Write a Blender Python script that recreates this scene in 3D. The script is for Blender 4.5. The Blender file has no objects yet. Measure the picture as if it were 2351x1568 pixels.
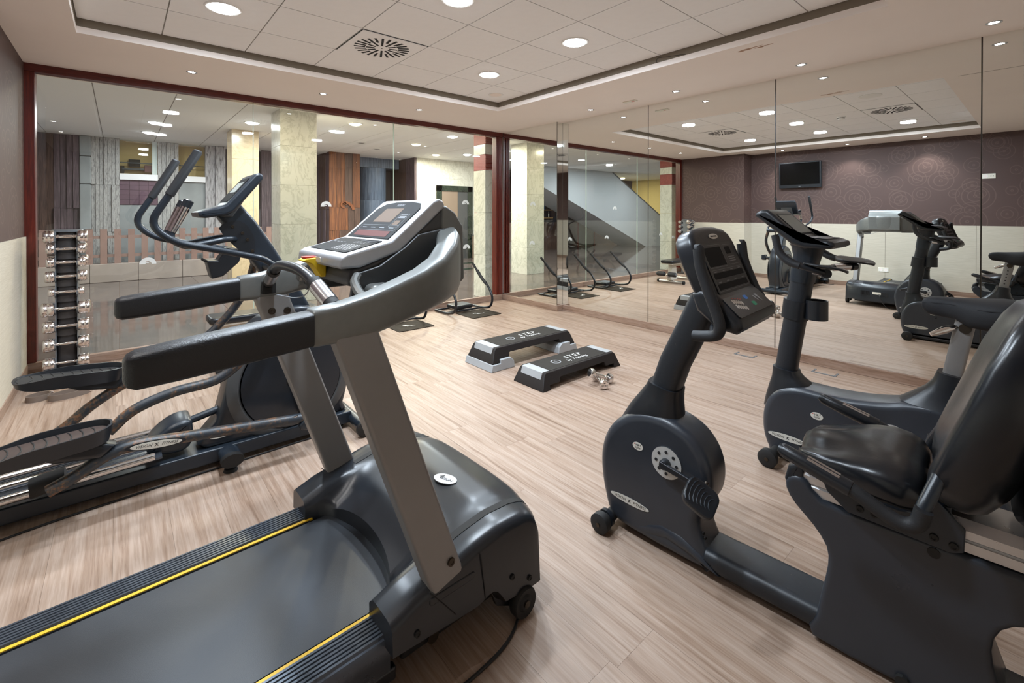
import bpy, bmesh, math, random
from mathutils import Vector, Matrix

random.seed(7)
SC = bpy.context.scene
COL = SC.collection

# ------------------------------------------------------------------ camera, world, exposure
F_PX = 1052.0
cam_data = bpy.data.cameras.new('camera')
cam_data.sensor_fit = 'HORIZONTAL'
cam_data.sensor_width = 36.0
cam_data.lens = 36.0 * F_PX / 2351.0
cam_data.shift_y = -0.1219
cam_data.clip_start = 0.02
cam = bpy.data.objects.new('camera', cam_data)
COL.objects.link(cam)
cam.location = (0, 0, 1.38)
cam.rotation_euler = (math.radians(90 - 0.35), 0, math.radians(-40.6))
SC.camera = cam

world = bpy.data.worlds.new('world')
SC.world = world
world.use_nodes = True
world.node_tree.nodes['Background'].inputs[0].default_value = (0.9, 0.93, 1.0, 1)
world.node_tree.nodes['Background'].inputs[1].default_value = 0.05
SC.view_settings.view_transform = 'Standard'
SC.view_settings.look = 'None'
SC.view_settings.exposure = 0.36
SC.cycles.diffuse_bounces = 6
SC.cycles.glossy_bounces = 5
SC.view_settings.gamma = 1.0
SC.view_settings.use_curve_mapping = False

DOWNLIGHT_W = 30.0      # recessed round ceiling lamps
SPOT_W = 14.0           # small halogen spots in the soffit
LOBBY_W = 60.0          # lobby downlights

# ------------------------------------------------------------------ room numbers (metres)
H = 2.683               # soffit height
HT = 2.79               # tile height inside the recess
XM = 4.83               # mirror plane
XM2 = 4.715             # mirror plane of the pane beside the glass wall
YR = 4.52               # where the mirror steps
YG = 5.75               # glass wall
XP = -0.62              # pilaster face
XW = -1.0               # left wall
YP = 4.27               # pilaster end
YB = -1.6               # wall behind the camera
RX0, RX1, RY0, RY1 = -0.23, 3.66, 0.65, 4.54   # ceiling recess
ZW = 1.184              # wainscot height
HL = 3.0                # lobby ceiling

# ------------------------------------------------------------------ helpers
def _finish(o, parent):
    COL.objects.link(o)
    if parent is not None:
        o.parent = parent
    return o

def empty(name, loc=(0, 0, 0), rz=0.0):
    o = bpy.data.objects.new(name, None)
    o.empty_display_size = 0.1
    o.location = loc
    o.rotation_euler = (0, 0, rz)
    COL.objects.link(o)
    return o

def tag(o, label=None, cat=None, group=None, kind=None):
    if label: o['label'] = label
    if cat: o['category'] = cat
    if group: o['group'] = group
    if kind: o['kind'] = kind
    return o

def thing(name, label, cat, loc=(0, 0, 0), rz=0.0, group=None):
    return tag(empty(name, loc, rz), label, cat, group)

class G:
    """collects vertices and faces of ONE piece"""
    def __init__(s):
        s.v = []; s.f = []
    def add(s, vs, fs):
        b = len(s.v)
        s.v += [tuple(p) for p in vs]
        s.f += [tuple(i + b for i in f) for f in fs]
        return s
    def box(s, x0, x1, y0, y1, z0, z1):
        vs = [(x, y, z) for z in (z0, z1) for y in (y0, y1) for x in (x0, x1)]
        return s.add(vs, [(0, 2, 3, 1), (4, 5, 7, 6), (0, 1, 5, 4), (2, 6, 7, 3), (0, 4, 6, 2), (1, 3, 7, 5)])
    def loft(s, rings, cap=True, closed=False):
        n = len(rings[0]); vs = [p for r in rings for p in r]; fs = []
        m = len(rings)
        for i in range(m if closed else m - 1):
            a = i * n; b = ((i + 1) % m) * n
            for j in range(n):
                k = (j + 1) % n
                fs.append((a + j, a + k, b + k, b + j))
        if cap and not closed:
            fs.append(tuple(range(n - 1, -1, -1)))
            fs.append(tuple(range((m - 1) * n, m * n)))
        return s.add(vs, fs)
    def prism(s, poly, c0, c1, m):
        """polygon (a,b) swept from c0 to c1; m maps (a,b,c) to xyz"""
        return s.loft([[m(a, b, c0) for a, b in poly], [m(a, b, c1) for a, b in poly]])
    def pillow(s, poly, c0, c1, r, m, n=4):
        poly = ccw(poly)
        mid = (c0 + c1) / 2; half = abs(c1 - c0) / 2
        rings = []
        for i in range(n + 1):
            t = math.pi / 2 * (1 - i / n)
            rings.append((-(half - r) - r * math.sin(t), r * (1 - math.cos(t))))
        rings.insert(0, (-half, r + .004))
        rings += [(-c, d) for c, d in reversed(rings)]
        return s.loft([[m(a, b, mid + c) for a, b in inset(poly, d)] for c, d in rings])
    def tube(s, pts, r, n=12, cap=True, sx=1.0, sy=1.0, up=None):
        pts = [Vector(p) for p in pts]
        rs = r if isinstance(r, (list, tuple)) else [r] * len(pts)
        rings = []; nrm = None
        for i, p in enumerate(pts):
            t = (pts[min(i + 1, len(pts) - 1)] - pts[max(i - 1, 0)]).normalized()
            if nrm is None:
                u = Vector(up) if up else (Vector((0, 0, 1)) if abs(t.z) < 0.9 else Vector((1, 0, 0)))
                nrm = (u - t * u.dot(t)).normalized()
            else:
                nrm = (nrm - t * nrm.dot(t)).normalized()
            bi = t.cross(nrm)
            rings.append([p + nrm * (math.cos(a) * rs[i] * sx) + bi * (math.sin(a) * rs[i] * sy)
                          for a in (2 * math.pi * k / n for k in range(n))])
        return s.loft(rings, cap)
    def lathe(s, prof, n=24, o=(0, 0, 0), ax='z'):
        rings = []
        for r, h in prof:
            ring = []
            for k in range(n):
                a = 2 * math.pi * k / n; c = math.cos(a) * max(r, 1e-5); d = math.sin(a) * max(r, 1e-5)
                q = {'z': (c, d, h), 'x': (h, c, d), 'y': (d, h, c)}[ax]
                ring.append((q[0] + o[0], q[1] + o[1], q[2] + o[2]))
            rings.append(ring)
        return s.loft(rings)

def ccw(p):
    a = sum(p[i][0] * p[(i + 1) % len(p)][1] - p[(i + 1) % len(p)][0] * p[i][1] for i in range(len(p)))
    return list(p) if a > 0 else list(reversed(p))

def inset(p, d):
    if d <= 1e-7: return list(p)
    out = []; n = len(p)
    for i in range(n):
        a, b, c = p[i - 1], p[i], p[(i + 1) % n]
        e1 = Vector((b[0] - a[0], b[1] - a[1])); e2 = Vector((c[0] - b[0], c[1] - b[1]))
        if e1.length < 1e-9 or e2.length < 1e-9:
            out.append(b); continue
        e1.normalize(); e2.normalize()
        n1 = Vector((-e1.y, e1.x)); n2 = Vector((-e2.y, e2.x)); q = n1 + n2
        if q.length < 1e-6: q = n1.copy()
        q.normalize(); k = d / max(q.dot(n1), 0.5)
        out.append((b[0] + q.x * k, b[1] + q.y * k))
    return out

def cat_closed(p, n=5):
    out = []; m = len(p)
    for i in range(m):
        P = [Vector(p[(i + k - 1) % m]) for k in range(4)]
        for j in range(n):
            t = j / n
            q = 0.5 * ((2 * P[1]) + (P[2] - P[0]) * t + (2 * P[0] - 5 * P[1] + 4 * P[2] - P[3]) * t * t + (3 * P[1] - P[0] - 3 * P[2] + P[3]) * t ** 3)
            out.append(tuple(q))
    return out

def cat_open(p, n=5):
    P = [Vector(q) for q in p]
    P = [P[0] * 2 - P[1]] + P + [P[-1] * 2 - P[-2]]
    out = []
    for i in range(1, len(P) - 2):
        a, b, c, d = P[i - 1:i + 3]
        for j in range(n):
            t = j / n
            out.append(0.5 * ((2 * b) + (c - a) * t + (2 * a - 5 * b + 4 * c - d) * t * t + (3 * b - a - 3 * c + d) * t ** 3))
    out.append(P[-2])
    return out

def round_path(p, r, n=6):
    """polyline with its corners rounded"""
    P = [Vector(q) for q in p]; out = [P[0]]
    for i in range(1, len(P) - 1):
        a, b, c = P[i - 1:i + 2]
        d1 = (a - b); d2 = (c - b)
        k = min(r, d1.length * .48, d2.length * .48)
        s = b + d1.normalized() * k; e = b + d2.normalized() * k
        for j in range(n + 1):
            t = j / n
            out.append(s * (1 - t) ** 2 + b * 2 * t * (1 - t) + e * t * t)
    out.append(P[-1])
    return out

def sup_ring(c, u, v, a, b, n=20, e=2.6):
    c, u, v = Vector(c), Vector(u), Vector(v); out = []
    for k in range(n):
        t = 2 * math.pi * k / n; ct, st = math.cos(t), math.sin(t)
        out.append(c + u * (a * math.copysign(abs(ct) ** (2 / e), ct)) + v * (b * math.copysign(abs(st) ** (2 / e), st)))
    return out

def ellipse(a, b, n=32, c=(0, 0)):
    return [(c[0] + a * math.cos(2 * math.pi * k / n), c[1] + b * math.sin(2 * math.pi * k / n)) for k in range(n)]

def rrect(x0, x1, y0, y1, r, n=4):
    out = []
    for cx, cy, a0 in ((x1 - r, y1 - r, 0), (x0 + r, y1 - r, 90), (x0 + r, y0 + r, 180), (x1 - r, y0 + r, 270)):
        for k in range(n + 1):
            a = math.radians(a0 + 90 * k / n)
            out.append((cx + r * math.cos(a), cy + r * math.sin(a)))
    return out

def mesh_of(g, name, mat, smooth=35.0):
    me = bpy.data.meshes.new(name)
    bm = bmesh.new()
    vs = [bm.verts.new(p) for p in g.v]
    for f in g.f:
        try: bm.faces.new([vs[i] for i in f])
        except ValueError: pass
    bmesh.ops.recalc_face_normals(bm, faces=bm.faces)
    if smooth:
        lim = math.radians(smooth)
        for f in bm.faces: f.smooth = True
        for e in bm.edges:
            if len(e.link_faces) == 2 and e.calc_face_angle(0) > lim: e.smooth = False
    bm.to_mesh(me); bm.free()
    if mat is not None: me.materials.append(M[mat] if isinstance(mat, str) else mat)
    return me

def obj(name, g, mat, parent=None, bevel=0.0, seg=2, smooth=35.0, sub=0, loc=None, rz=None):
    o = bpy.data.objects.new(name, mesh_of(g, name, mat, 0 if bevel else smooth))
    _finish(o, parent)
    if loc is not None: o.location = loc
    if rz is not None: o.rotation_euler = (0, 0, rz)
    if bevel:
        for p in o.data.polygons: p.use_smooth = True
        b = o.modifiers.new('bevel', 'BEVEL')
        b.width = bevel; b.segments = seg; b.limit_method = 'ANGLE'; b.angle_limit = math.radians(30)
        b.harden_normals = True
    if sub:
        m = o.modifiers.new('sub', 'SUBSURF'); m.levels = sub; m.render_levels = sub
        for p in o.data.polygons: p.use_smooth = True
    return o

def box(name, x0, x1, y0, y1, z0, z1, mat, parent=None, bevel=0.0, seg=2):
    return obj(name, G().box(x0, x1, y0, y1, z0, z1), mat, parent, bevel, seg)

def inst(name, me, parent=None, loc=(0, 0, 0), rot=(0, 0, 0), scale=(1, 1, 1)):
    o = bpy.data.objects.new(name, me)
    o.location = loc; o.rotation_euler = rot; o.scale = scale
    return _finish(o, parent)

def copy_tree(o, parent=None):
    c = o.copy(); COL.objects.link(c); c.parent = parent
    for ch in o.children: copy_tree(ch, c)
    return c

def frame(o, x, y):
    """matrix with local x, y along the given directions"""
    x = Vector(x).normalized(); y = Vector(y); y = (y - x * y.dot(x)).normalized(); z = x.cross(y)
    m = Matrix((x, y, z)).transposed().to_4x4(); m.translation = Vector(o)
    return m

_txt = {}
def text(body, size, mat, parent, o, x, y, name='lettering', depth=0.0004, align='CENTER', shear=0.0, spacing=1.0):
    key = (body, size, mat, align, shear, spacing)
    if key not in _txt:
        c = bpy.data.curves.new('lettering', 'FONT')
        c.body = body; c.size = size; c.extrude = depth; c.align_x = align; c.align_y = 'CENTER'
        c.shear = shear; c.space_character = spacing; c.resolution_u = 2
        t = bpy.data.objects.new('lettering', c); COL.objects.link(t)
        bpy.context.view_layer.update()
        me = bpy.data.meshes.new_from_object(t.evaluated_get(bpy.context.evaluated_depsgraph_get()))
        bpy.data.objects.remove(t)
        me.materials.clear(); me.materials.append(M[mat])
        _txt[key] = me
    ob = bpy.data.objects.new(name, _txt[key])
    _finish(ob, parent)
    ob.matrix_local = frame(o, x, y)
    ob['kind'] = 'stuff'
    return ob

def plate(name, poly, th, mat, parent, o, x, y):
    """flat plate with outline poly lying in the x,y frame at o"""
    ob = obj(name, G().prism(poly, 0, th, lambda a, b, c: (a, b, c)), mat, parent)
    ob.matrix_local = frame(o, x, y)
    return ob

# ------------------------------------------------------------------ materials
M = {}
class N:
    def __init__(s, name):
        s.m = bpy.data.materials.new(name); s.m.use_nodes = True
        s.t = s.m.node_tree; s.b = s.t.nodes['Principled BSDF']; M[name] = s.m
    def n(s, typ, **k):
        q = s.t.nodes.new(typ)
        for a, v in k.items(): setattr(q, a, v)
        return q
    def l(s, a, b): s.t.links.new(a, b)
    def coord(s, scale=(1, 1, 1), kind='Object', rnd=0.0):
        tc = s.n('ShaderNodeTexCoord'); mp = s.n('ShaderNodeMapping')
        mp.inputs['Scale'].default_value = scale
        src = tc.outputs[kind]
        if rnd:
            oi = s.n('ShaderNodeObjectInfo'); mu = s.n('ShaderNodeMath', operation='MULTIPLY')
            mu.inputs[1].default_value = rnd; s.l(oi.outputs['Random'], mu.inputs[0])
            ad = s.n('ShaderNodeVectorMath', operation='ADD'); s.l(src, ad.inputs[0]); s.l(mu.outputs[0], ad.inputs[1])
            src = ad.outputs[0]
        s.l(src, mp.inputs[0]); return mp.outputs[0]
    def noise(s, vec, scale=5, detail=4, rough=.55, dist=0.0):
        q = s.n('ShaderNodeTexNoise'); q.inputs['Scale'].default_value = scale
        q.inputs['Detail'].default_value = detail; q.inputs['Roughness'].default_value = rough
        q.inputs['Distortion'].default_value = dist
        s.l(vec, q.inputs['Vector']); return q.outputs['Fac']
    def ramp(s, fac, stops):
        r = s.n('ShaderNodeValToRGB'); e = r.color_ramp.elements
        while len(e) < len(stops): e.new(.5)
        for i, (p, c) in enumerate(stops):
            e[i].position = p; e[i].color = (*c, 1) if len(c) == 3 else c
        s.l(fac, r.inputs[0]); return r.outputs['Color']
    def mix(s, a, b, fac, mode='MIX'):
        x = s.n('ShaderNodeMix', data_type='RGBA', blend_type=mode)
        for sock, val in ((x.inputs[6], a), (x.inputs[7], b), (x.inputs[0], fac)):
            if hasattr(val, 'links'): s.l(val, sock)
            else: sock.default_value = (*val, 1) if isinstance(val, tuple) else val
        return x.outputs[2]
    def bump(s, h, strength=.2, dist=.002):
        q = s.n('ShaderNodeBump'); q.inputs['Strength'].default_value = strength
        q.inputs['Distance'].default_value = dist
        s.l(h, q.inputs['Height']); s.l(q.outputs[0], s.b.inputs['Normal'])

def plain(name, col, rough=.5, metal=0.0, var=.0, vs=6.0, bump=0.0, bs=200.0, bd=.001, coat=0.0, spec=.5, rvar=0.0):
    k = N(name); b = k.b
    b.inputs['Base Color'].default_value = (*col, 1); b.inputs['Roughness'].default_value = rough
    b.inputs['Metallic'].default_value = metal; b.inputs['Coat Weight'].default_value = coat
    b.inputs['Specular IOR Level'].default_value = spec
    if var or bump or rvar:
        c = k.coord()
        if var:
            f = k.noise(c, vs, 5, .6)
            lo = tuple(x * (1 - var) for x in col); hi = tuple(min(1, x * (1 + var)) for x in col)
            k.l(k.ramp(f, [(.3, lo), (.7, hi)]), b.inputs['Base Color'])
        if rvar:
            f = k.noise(c, vs * 2, 4, .6)
            k.l(k.ramp(f, [(.3, (rough - rvar,) * 3), (.7, (rough + rvar,) * 3)]), b.inputs['Roughness'])
        if bump: k.bump(k.noise(c, bs, 2, .5), bump, bd)
    return k

def emis(name, col, strength):
    k = N(name); k.b.inputs['Base Color'].default_value = (0, 0, 0, 1)
    k.b.inputs['Emission Color'].default_value = (*col, 1); k.b.inputs['Emission Strength'].default_value = strength

def lin(r, g, b):
    return tuple((x / 255 / 12.92) if x / 255 <= .04045 else ((x / 255 + .055) / 1.055) ** 2.4 for x in (r, g, b))

# structure
plain('plaster', lin(246, 236, 229), .8, var=.015, vs=2)
plain('tile', lin(250, 250, 251), .9, bump=.15, bs=260, var=.015, vs=9)
plain('grid_grey', lin(150, 146, 142), .7)
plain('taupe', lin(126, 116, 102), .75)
plain('lamp_white', lin(240, 240, 238), .45)
plain('slot_dark', (.008, .008, .01), .7)
emis('led_cool', (.93, .96, 1.0), 26.0)
emis('led_warm', (1.0, .80, .50), 22.0)
emis('halogen', (1.0, .93, .84), 60.0)
plain('stain', lin(178, 146, 124), .9, var=.15, vs=40)
plain('frame_under', lin(40, 12, 8), .5)

k = N('mahogany'); c = k.coord((18, 18, 1.2)); f = k.noise(c, 4, 6, .65)
k.l(k.ramp(f, [(.25, lin(58, 16, 9)), (.55, lin(96, 30, 17)), (.8, lin(122, 46, 27))]), k.b.inputs['Base Color'])
k.b.inputs['Roughness'].default_value = .3
k = N('mahogany_rail'); c = k.coord((1.2, 18, 18)); f = k.noise(c, 4, 6, .65)
k.l(k.ramp(f, [(.25, lin(58, 16, 12)), (.55, lin(92, 28, 20)), (.8, lin(112, 40, 30))]), k.b.inputs['Base Color'])
k.b.inputs['Roughness'].default_value = .3

def wood_floor(name, scale, tint=(1, 1, 1)):
    k = N(name)
    c = k.coord(scale, rnd=37.0)
    f1 = k.noise(c, 3.2, 7, .62, .6); f2 = k.noise(c, 14.0, 5, .6, .2)
    T = lambda r, g, b: tuple(x * y for x, y in zip(lin(r, g, b), tint))
    a = k.ramp(f1, [(.26, T(116, 91, 74)), (.44, T(155, 132, 115)), (.6, T(171, 151, 136)), (.78, T(140, 116, 99))])
    b = k.ramp(f2, [(.34, (.66, .60, .55)), (.58, (1, 1, 1))])
    col = k.mix(a, b, .55, 'MULTIPLY')
    oi = k.n('ShaderNodeObjectInfo')
    r = k.ramp(oi.outputs['Random'], [(0, (.92, .91, .90)), (1, (1.05, 1.05, 1.05))])
    k.l(k.mix(col, r, 1.0, 'MULTIPLY'), k.b.inputs['Base Color'])
    k.l(k.ramp(f2, [(.3, (.40,) * 3), (.7, (.52,) * 3)]), k.b.inputs['Roughness']); k.b.inputs['Specular IOR Level'].default_value = .32
    k.bump(f2, .06, .001)
    return k
wood_floor('floor_plank', (11.0, .42, 1))
wood_floor('skirting_y', (7.0, .55, 7.0), (.86, .80, .78))
wood_floor('skirting_x', (.55, 7.0, 7.0), (.86, .80, .78))
plain('plank_joint', lin(150, 122, 98), .7)

k = N('wallpaper')           # dark plum paper with thin concentric rings
def rings(k, scale, off, freq, rad):
    tc = k.n('ShaderNodeTexCoord'); mp = k.n('ShaderNodeMapping'); k.l(tc.outputs['Object'], mp.inputs[0])
    mp.inputs['Location'].default_value = off
    sp = k.n('ShaderNodeSeparateXYZ'); k.l(mp.outputs[0], sp.inputs[0])
    sm = k.n('ShaderNodeMath', operation='ADD'); k.l(sp.outputs[0], sm.inputs[0]); k.l(sp.outputs[1], sm.inputs[1])
    cb = k.n('ShaderNodeCombineXYZ'); k.l(sm.outputs[0], cb.inputs[0]); k.l(sp.outputs[2], cb.inputs[1])
    v = k.n('ShaderNodeTexVoronoi', voronoi_dimensions='2D'); v.inputs['Scale'].default_value = scale
    v.inputs['Randomness'].default_value = .8
    k.l(cb.outputs[0], v.inputs['Vector'])
    m1 = k.n('ShaderNodeMath', operation='MULTIPLY'); m1.inputs[1].default_value = freq; k.l(v.outputs['Distance'], m1.inputs[0])
    s1 = k.n('ShaderNodeMath', operation='SINE'); k.l(m1.outputs[0], s1.inputs[0])
    g1 = k.n('ShaderNodeMath', operation='GREATER_THAN'); g1.inputs[1].default_value = .84; k.l(s1.outputs[0], g1.inputs[0])
    sc = k.n('ShaderNodeSeparateColor'); k.l(v.outputs['Color'], sc.inputs[0])
    mr = k.n('ShaderNodeMapRange'); mr.inputs['To Min'].default_value = rad * .45; mr.inputs['To Max'].default_value = rad
    k.l(sc.outputs[0], mr.inputs['Value'])
    lt = k.n('ShaderNodeMath', operation='LESS_THAN'); k.l(v.outputs['Distance'], lt.inputs[0]); k.l(mr.outputs[0], lt.inputs[1])
    mm = k.n('ShaderNodeMath', operation='MULTIPLY'); k.l(g1.outputs[0], mm.inputs[0]); k.l(lt.outputs[0], mm.inputs[1])
    return mm.outputs[0]
ra = rings(k, 1.9, (0, 0, 0), 46, .60); rb = rings(k, 3.1, (3.3, 0, 1.7), 38, .52)
mx = k.n('ShaderNodeMath', operation='MAXIMUM'); k.l(ra, mx.inputs[0]); k.l(rb, mx.inputs[1])
mh = k.n('ShaderNodeMath', operation='MULTIPLY'); mh.inputs[1].default_value = .20; k.l(mx.outputs[0], mh.inputs[0])
k.l(k.mix(lin(80, 60, 56), lin(134, 112, 103), mh.outputs[0]), k.b.inputs['Base Color'])
k.b.inputs['Roughness'].default_value = .6

k = N('wainscot'); c = k.coord((1.5, 1.5, 60)); f = k.noise(c, 5, 5, .6)
k.l(k.ramp(f, [(.3, lin(184, 176, 160)), (.7, lin(204, 197, 182))]), k.b.inputs['Base Color'])
k.b.inputs['Roughness'].default_value = .6; k.bump(f, .12, .001)
plain('wall_paint', lin(214, 203, 190), .8)

k = N('mirror'); k.b.inputs['Base Color'].default_value = (.86, .875, .85, 1)
k.b.inputs['Metallic'].default_value = 1.0; k.b.inputs['Roughness'].default_value = 0.0
plain('mirror_edge', lin(60, 52, 44), .3)
k = N('mirror_bevel'); k.b.inputs['Base Color'].default_value = (.9, .92, .9, 1)
k.b.inputs['Metallic'].default_value = 1.0; k.b.inputs['Roughness'].default_value = 0.03

def glass(name, tint, refl=1.0):
    k = N(name); k.t.nodes.remove(k.b)
    out = k.t.nodes['Material Output']
    tr = k.n('ShaderNodeBsdfTransparent'); tr.inputs[0].default_value = (*tint, 1)
    gl = k.n('ShaderNodeBsdfGlossy'); gl.inputs['Roughness'].default_value = 0.0
    gl.inputs['Color'].default_value = (1, 1, 1, 1)
    fr = k.n('ShaderNodeFresnel'); fr.inputs['IOR'].default_value = 1.5
    ms = k.n('ShaderNodeMixShader')
    ge = k.n('ShaderNodeNewGeometry'); om = k.n('ShaderNodeMath', operation='SUBTRACT'); om.inputs[0].default_value = 1.0; k.l(ge.outputs['Backfacing'], om.inputs[1])
    fm = k.n('ShaderNodeMath', operation='MULTIPLY'); k.l(fr.outputs[0], fm.inputs[0]); k.l(om.outputs[0], fm.inputs[1])
    f2 = k.n('ShaderNodeMath', operation='MULTIPLY', use_clamp=True); f2.inputs[1].default_value = 1.7; k.l(fm.outputs[0], f2.inputs[0])
    k.l(f2.outputs[0], ms.inputs[0]); k.l(tr.outputs[0], ms.inputs[1]); k.l(gl.outputs[0], ms.inputs[2])
    k.l(ms.outputs[0], out.inputs['Surface'])
glass('pane_glass', (.93, .965, .945))
plain('glass_edge', lin(190, 214, 200), .2)
k = N('frosted'); k.b.inputs['Base Color'].default_value = (*lin(232, 234, 232), 1); k.b.inputs['Roughness'].default_value = .6
k.b.inputs['Alpha'].default_value = .6

# equipment
plain('black_plastic', lin(27, 30, 35), .34, var=.12, vs=8, bump=.05, bs=420)
plain('shroud', lin(46, 50, 57), .33, var=.10, vs=3.5, rvar=.06)
plain('shroud_dark', lin(33, 37, 43), .30, var=.12, vs=4)
plain('grip_foam', lin(30, 31, 34), .62, bump=.35, bs=320, bd=.0015)
plain('pad_vinyl', lin(26, 27, 30), .42, bump=.45, bs=240, bd=.002)
plain('leather', lin(24, 26, 30), .28, bump=.08, bs=130, bd=.002, var=.1, vs=5)
plain('saddle_cloth', lin(20, 21, 25), .75, bump=.3, bs=300)
plain('rubber', lin(24, 23, 23), .7, var=.2)
plain('belt', lin(37, 41, 47), .42, var=.18, vs=2.2, bump=.35, bs=600, bd=.0008, rvar=.06)
plain('rail_dark', lin(80, 86, 95), .30, metal=.6, rvar=.08, vs=12)
plain('post_metal', lin(140, 138, 137), .40, metal=.3, var=.05, vs=5)
plain('shell_metal', lin(122, 124, 122), .38, metal=.45, var=.04, vs=40)
plain('shell_dark', lin(78, 80, 82), .42, metal=.2)
plain('silver', lin(182, 184, 188), .34, metal=.5, var=.05, vs=30)
plain('steel', lin(200, 200, 203), .25, metal=1.0)
plain('alu', lin(205, 206, 208), .33, metal=.85, rvar=.06, vs=20)
plain('chrome', lin(224, 222, 221), .12, metal=1.0)
plain('bolt', lin(70, 62, 54), .4, metal=.8)
plain('yellow', lin(214, 172, 38), .5)
plain('yellow_bright', lin(236, 200, 40), .45)
plain('red', lin(196, 58, 50), .5)
plain('tube_paint', lin(31, 38, 46), .32, var=.15, vs=9)
plain('screen', (.006, .006, .007), .55, spec=.1)
plain('tv_screen', (.003, .003, .004), .12, spec=.35)
plain('screen_amber', lin(104, 84, 68), .6, spec=.2)
plain('screen_red', lin(96, 46, 42), .6, spec=.2)
plain('screen_grey', lin(104, 108, 102), .4)
plain('print_white', lin(214, 214, 212), .5)
plain('print_grey', lin(140, 142, 146), .5)
plain('badge', lin(206, 203, 194), .4)
plain('badge_ink', lin(38, 38, 42), .5)
plain('key_grey', lin(196, 190, 184), .5)
plain('blue_key', lin(40, 104, 176), .5)
plain('green_key', lin(30, 130, 96), .5)
plain('silver_disc', lin(196, 196, 194), .4, metal=.3)
plain('cord', lin(26, 25, 26), .5)
plain('step_black', lin(34, 29, 28), .55, spec=.3, var=.12, vs=60, bump=.15, bs=500)
plain('step_top', lin(42, 39, 36), .7, spec=.25, bump=.9, bs=170, bd=.003, var=.1, vs=30)
plain('step_grey', lin(160, 162, 164), .5, var=.06)
plain('tread_brown', lin(58, 44, 38), .7, var=.2, vs=12)
plain('mat_brown', lin(46, 39, 31), .75, spec=.15, var=.25, vs=14, bump=.3, bs=18, bd=.01)
plain('bench_cream', lin(196, 190, 178), .4, metal=.2)
plain('strap', lin(112, 98, 88), .6)
plain('socket', lin(232, 228, 216), .4)
plain('rack_grey', lin(120, 124, 128), .4, metal=.5, var=.1)
plain('rack_dark', lin(52, 47, 46), .5, var=.2, vs=20)
k = N('worn_tube')            # dark paint with rust speckles
c = k.coord(); f = k.noise(c, 55, 6, .7); g2 = k.noise(c, 7, 3, .6)
mk = k.n('ShaderNodeMath', operation='MULTIPLY'); k.l(f, mk.inputs[0]); k.l(g2, mk.inputs[1])
k.l(k.ramp(mk.outputs[0], [(.22, lin(40, 46, 53)), (.28, lin(72, 62, 54)), (.34, lin(120, 82, 56))]), k.b.inputs['Base Color'])
k.b.inputs['Roughness'].default_value = .4
k = N('mast_speckle')
c = k.coord(); f = k.noise(c, 120, 3, .6)
k.l(k.ramp(f, [(.66, lin(28, 32, 38)), (.74, lin(66, 59, 54))]), k.b.inputs['Base Color']); k.b.inputs['Roughness'].default_value = .42
k = N('worn_chrome')          # chromed heads with brown worn patches
c = k.coord(rnd=9.0); f = k.noise(c, 38, 4, .65)
k.l(k.ramp(f, [(.60, lin(226, 220, 218)), (.64, lin(92, 62, 52))]), k.b.inputs['Base Color'])
k.l(k.ramp(f, [(.60, (1,) * 3), (.64, (.1,) * 3)]), k.b.inputs['Metallic'])
k.l(k.ramp(f, [(.60, (.16,) * 3), (.64, (.6,) * 3)]), k.b.inputs['Roughness'])

# lobby
def marble(name, a, b, vein, scale=1.1, rough=.2):
    k = N(name); c = k.coord((1, 1, .7), rnd=23.0)
    f1 = k.noise(c, scale, 6, .6, 1.6); f2 = k.noise(c, scale * 2.2, 8, .65, 2.6)
    col = k.ramp(f1, [(.3, a), (.7, b)])
    v = k.ramp(f2, [(.46, (0, 0, 0)), (.5, (1, 1, 1)), (.54, (0, 0, 0))])
    k.l(k.mix(col, vein, k.mix((0, 0, 0), v, .45)), k.b.inputs['Base Color'])
    k.b.inputs['Roughness'].default_value = rough
marble('marble_cream', lin(224, 223, 214), lin(210, 210, 200), lin(158, 160, 146))
marble('marble_beige', lin(214, 194, 160), lin(200, 180, 150), lin(176, 154, 124))
marble('marble_green', lin(34, 44, 36), lin(24, 34, 28), lin(70, 84, 70))
marble('stone_red', lin(146, 52, 44), lin(126, 42, 36), lin(170, 90, 80), 6, .45)
marble('lobby_floor', lin(104, 94, 91), lin(90, 82, 80), lin(124, 114, 108), .8, .07)
def board(name, stops, scale=(9, 9, .6), s=3.0):
    k = N(name); c = k.coord(scale, rnd=31.0); f = k.noise(c, s, 7, .65, .4)
    k.l(k.ramp(f, stops), k.b.inputs['Base Color']); k.b.inputs['Roughness'].default_value = .55; k.bump(f, .25, .01)
board('rust_board', [(.25, lin(44, 22, 14)), (.5, lin(104, 60, 34)), (.65, lin(136, 84, 46)), (.85, lin(70, 36, 22))])
board('rust_orange', [(.3, lin(66, 32, 16)), (.55, lin(128, 70, 34)), (.7, lin(150, 92, 46)), (.85, lin(84, 42, 22))], s=5.0)
board('plum_board', [(.25, lin(44, 33, 38)), (.5, lin(78, 62, 69)), (.66, lin(112, 96, 102)), (.85, lin(52, 40, 44))], s=5.0)
board('blue_board', [(.25, lin(40, 50, 70)), (.5, lin(82, 98, 124)), (.75, lin(120, 134, 156))])
board('brown_board', [(.25, lin(42, 28, 24)), (.5, lin(76, 55, 48)), (.75, lin(106, 82, 70))], s=5.0)
board('grey_board', [(.28, lin(74, 72, 74)), (.42, lin(138, 136, 136)), (.55, lin(178, 176, 174)), (.72, lin(120, 118, 120))], scale=(12, 12, 1.6), s=6.0)
board('pale_bark', [(.34, lin(52, 48, 52)), (.46, lin(150, 148, 152)), (.7, lin(190, 188, 192))], scale=(7, 7, 1.2), s=4.0)
plain('concrete', lin(138, 142, 144), .7, var=.2, vs=1.5)
plain('concrete_dark', lin(78, 70, 74), .7, var=.2, vs=2)
plain('plum_tile', lin(92, 66, 80), .5, var=.15, vs=3)
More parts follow.
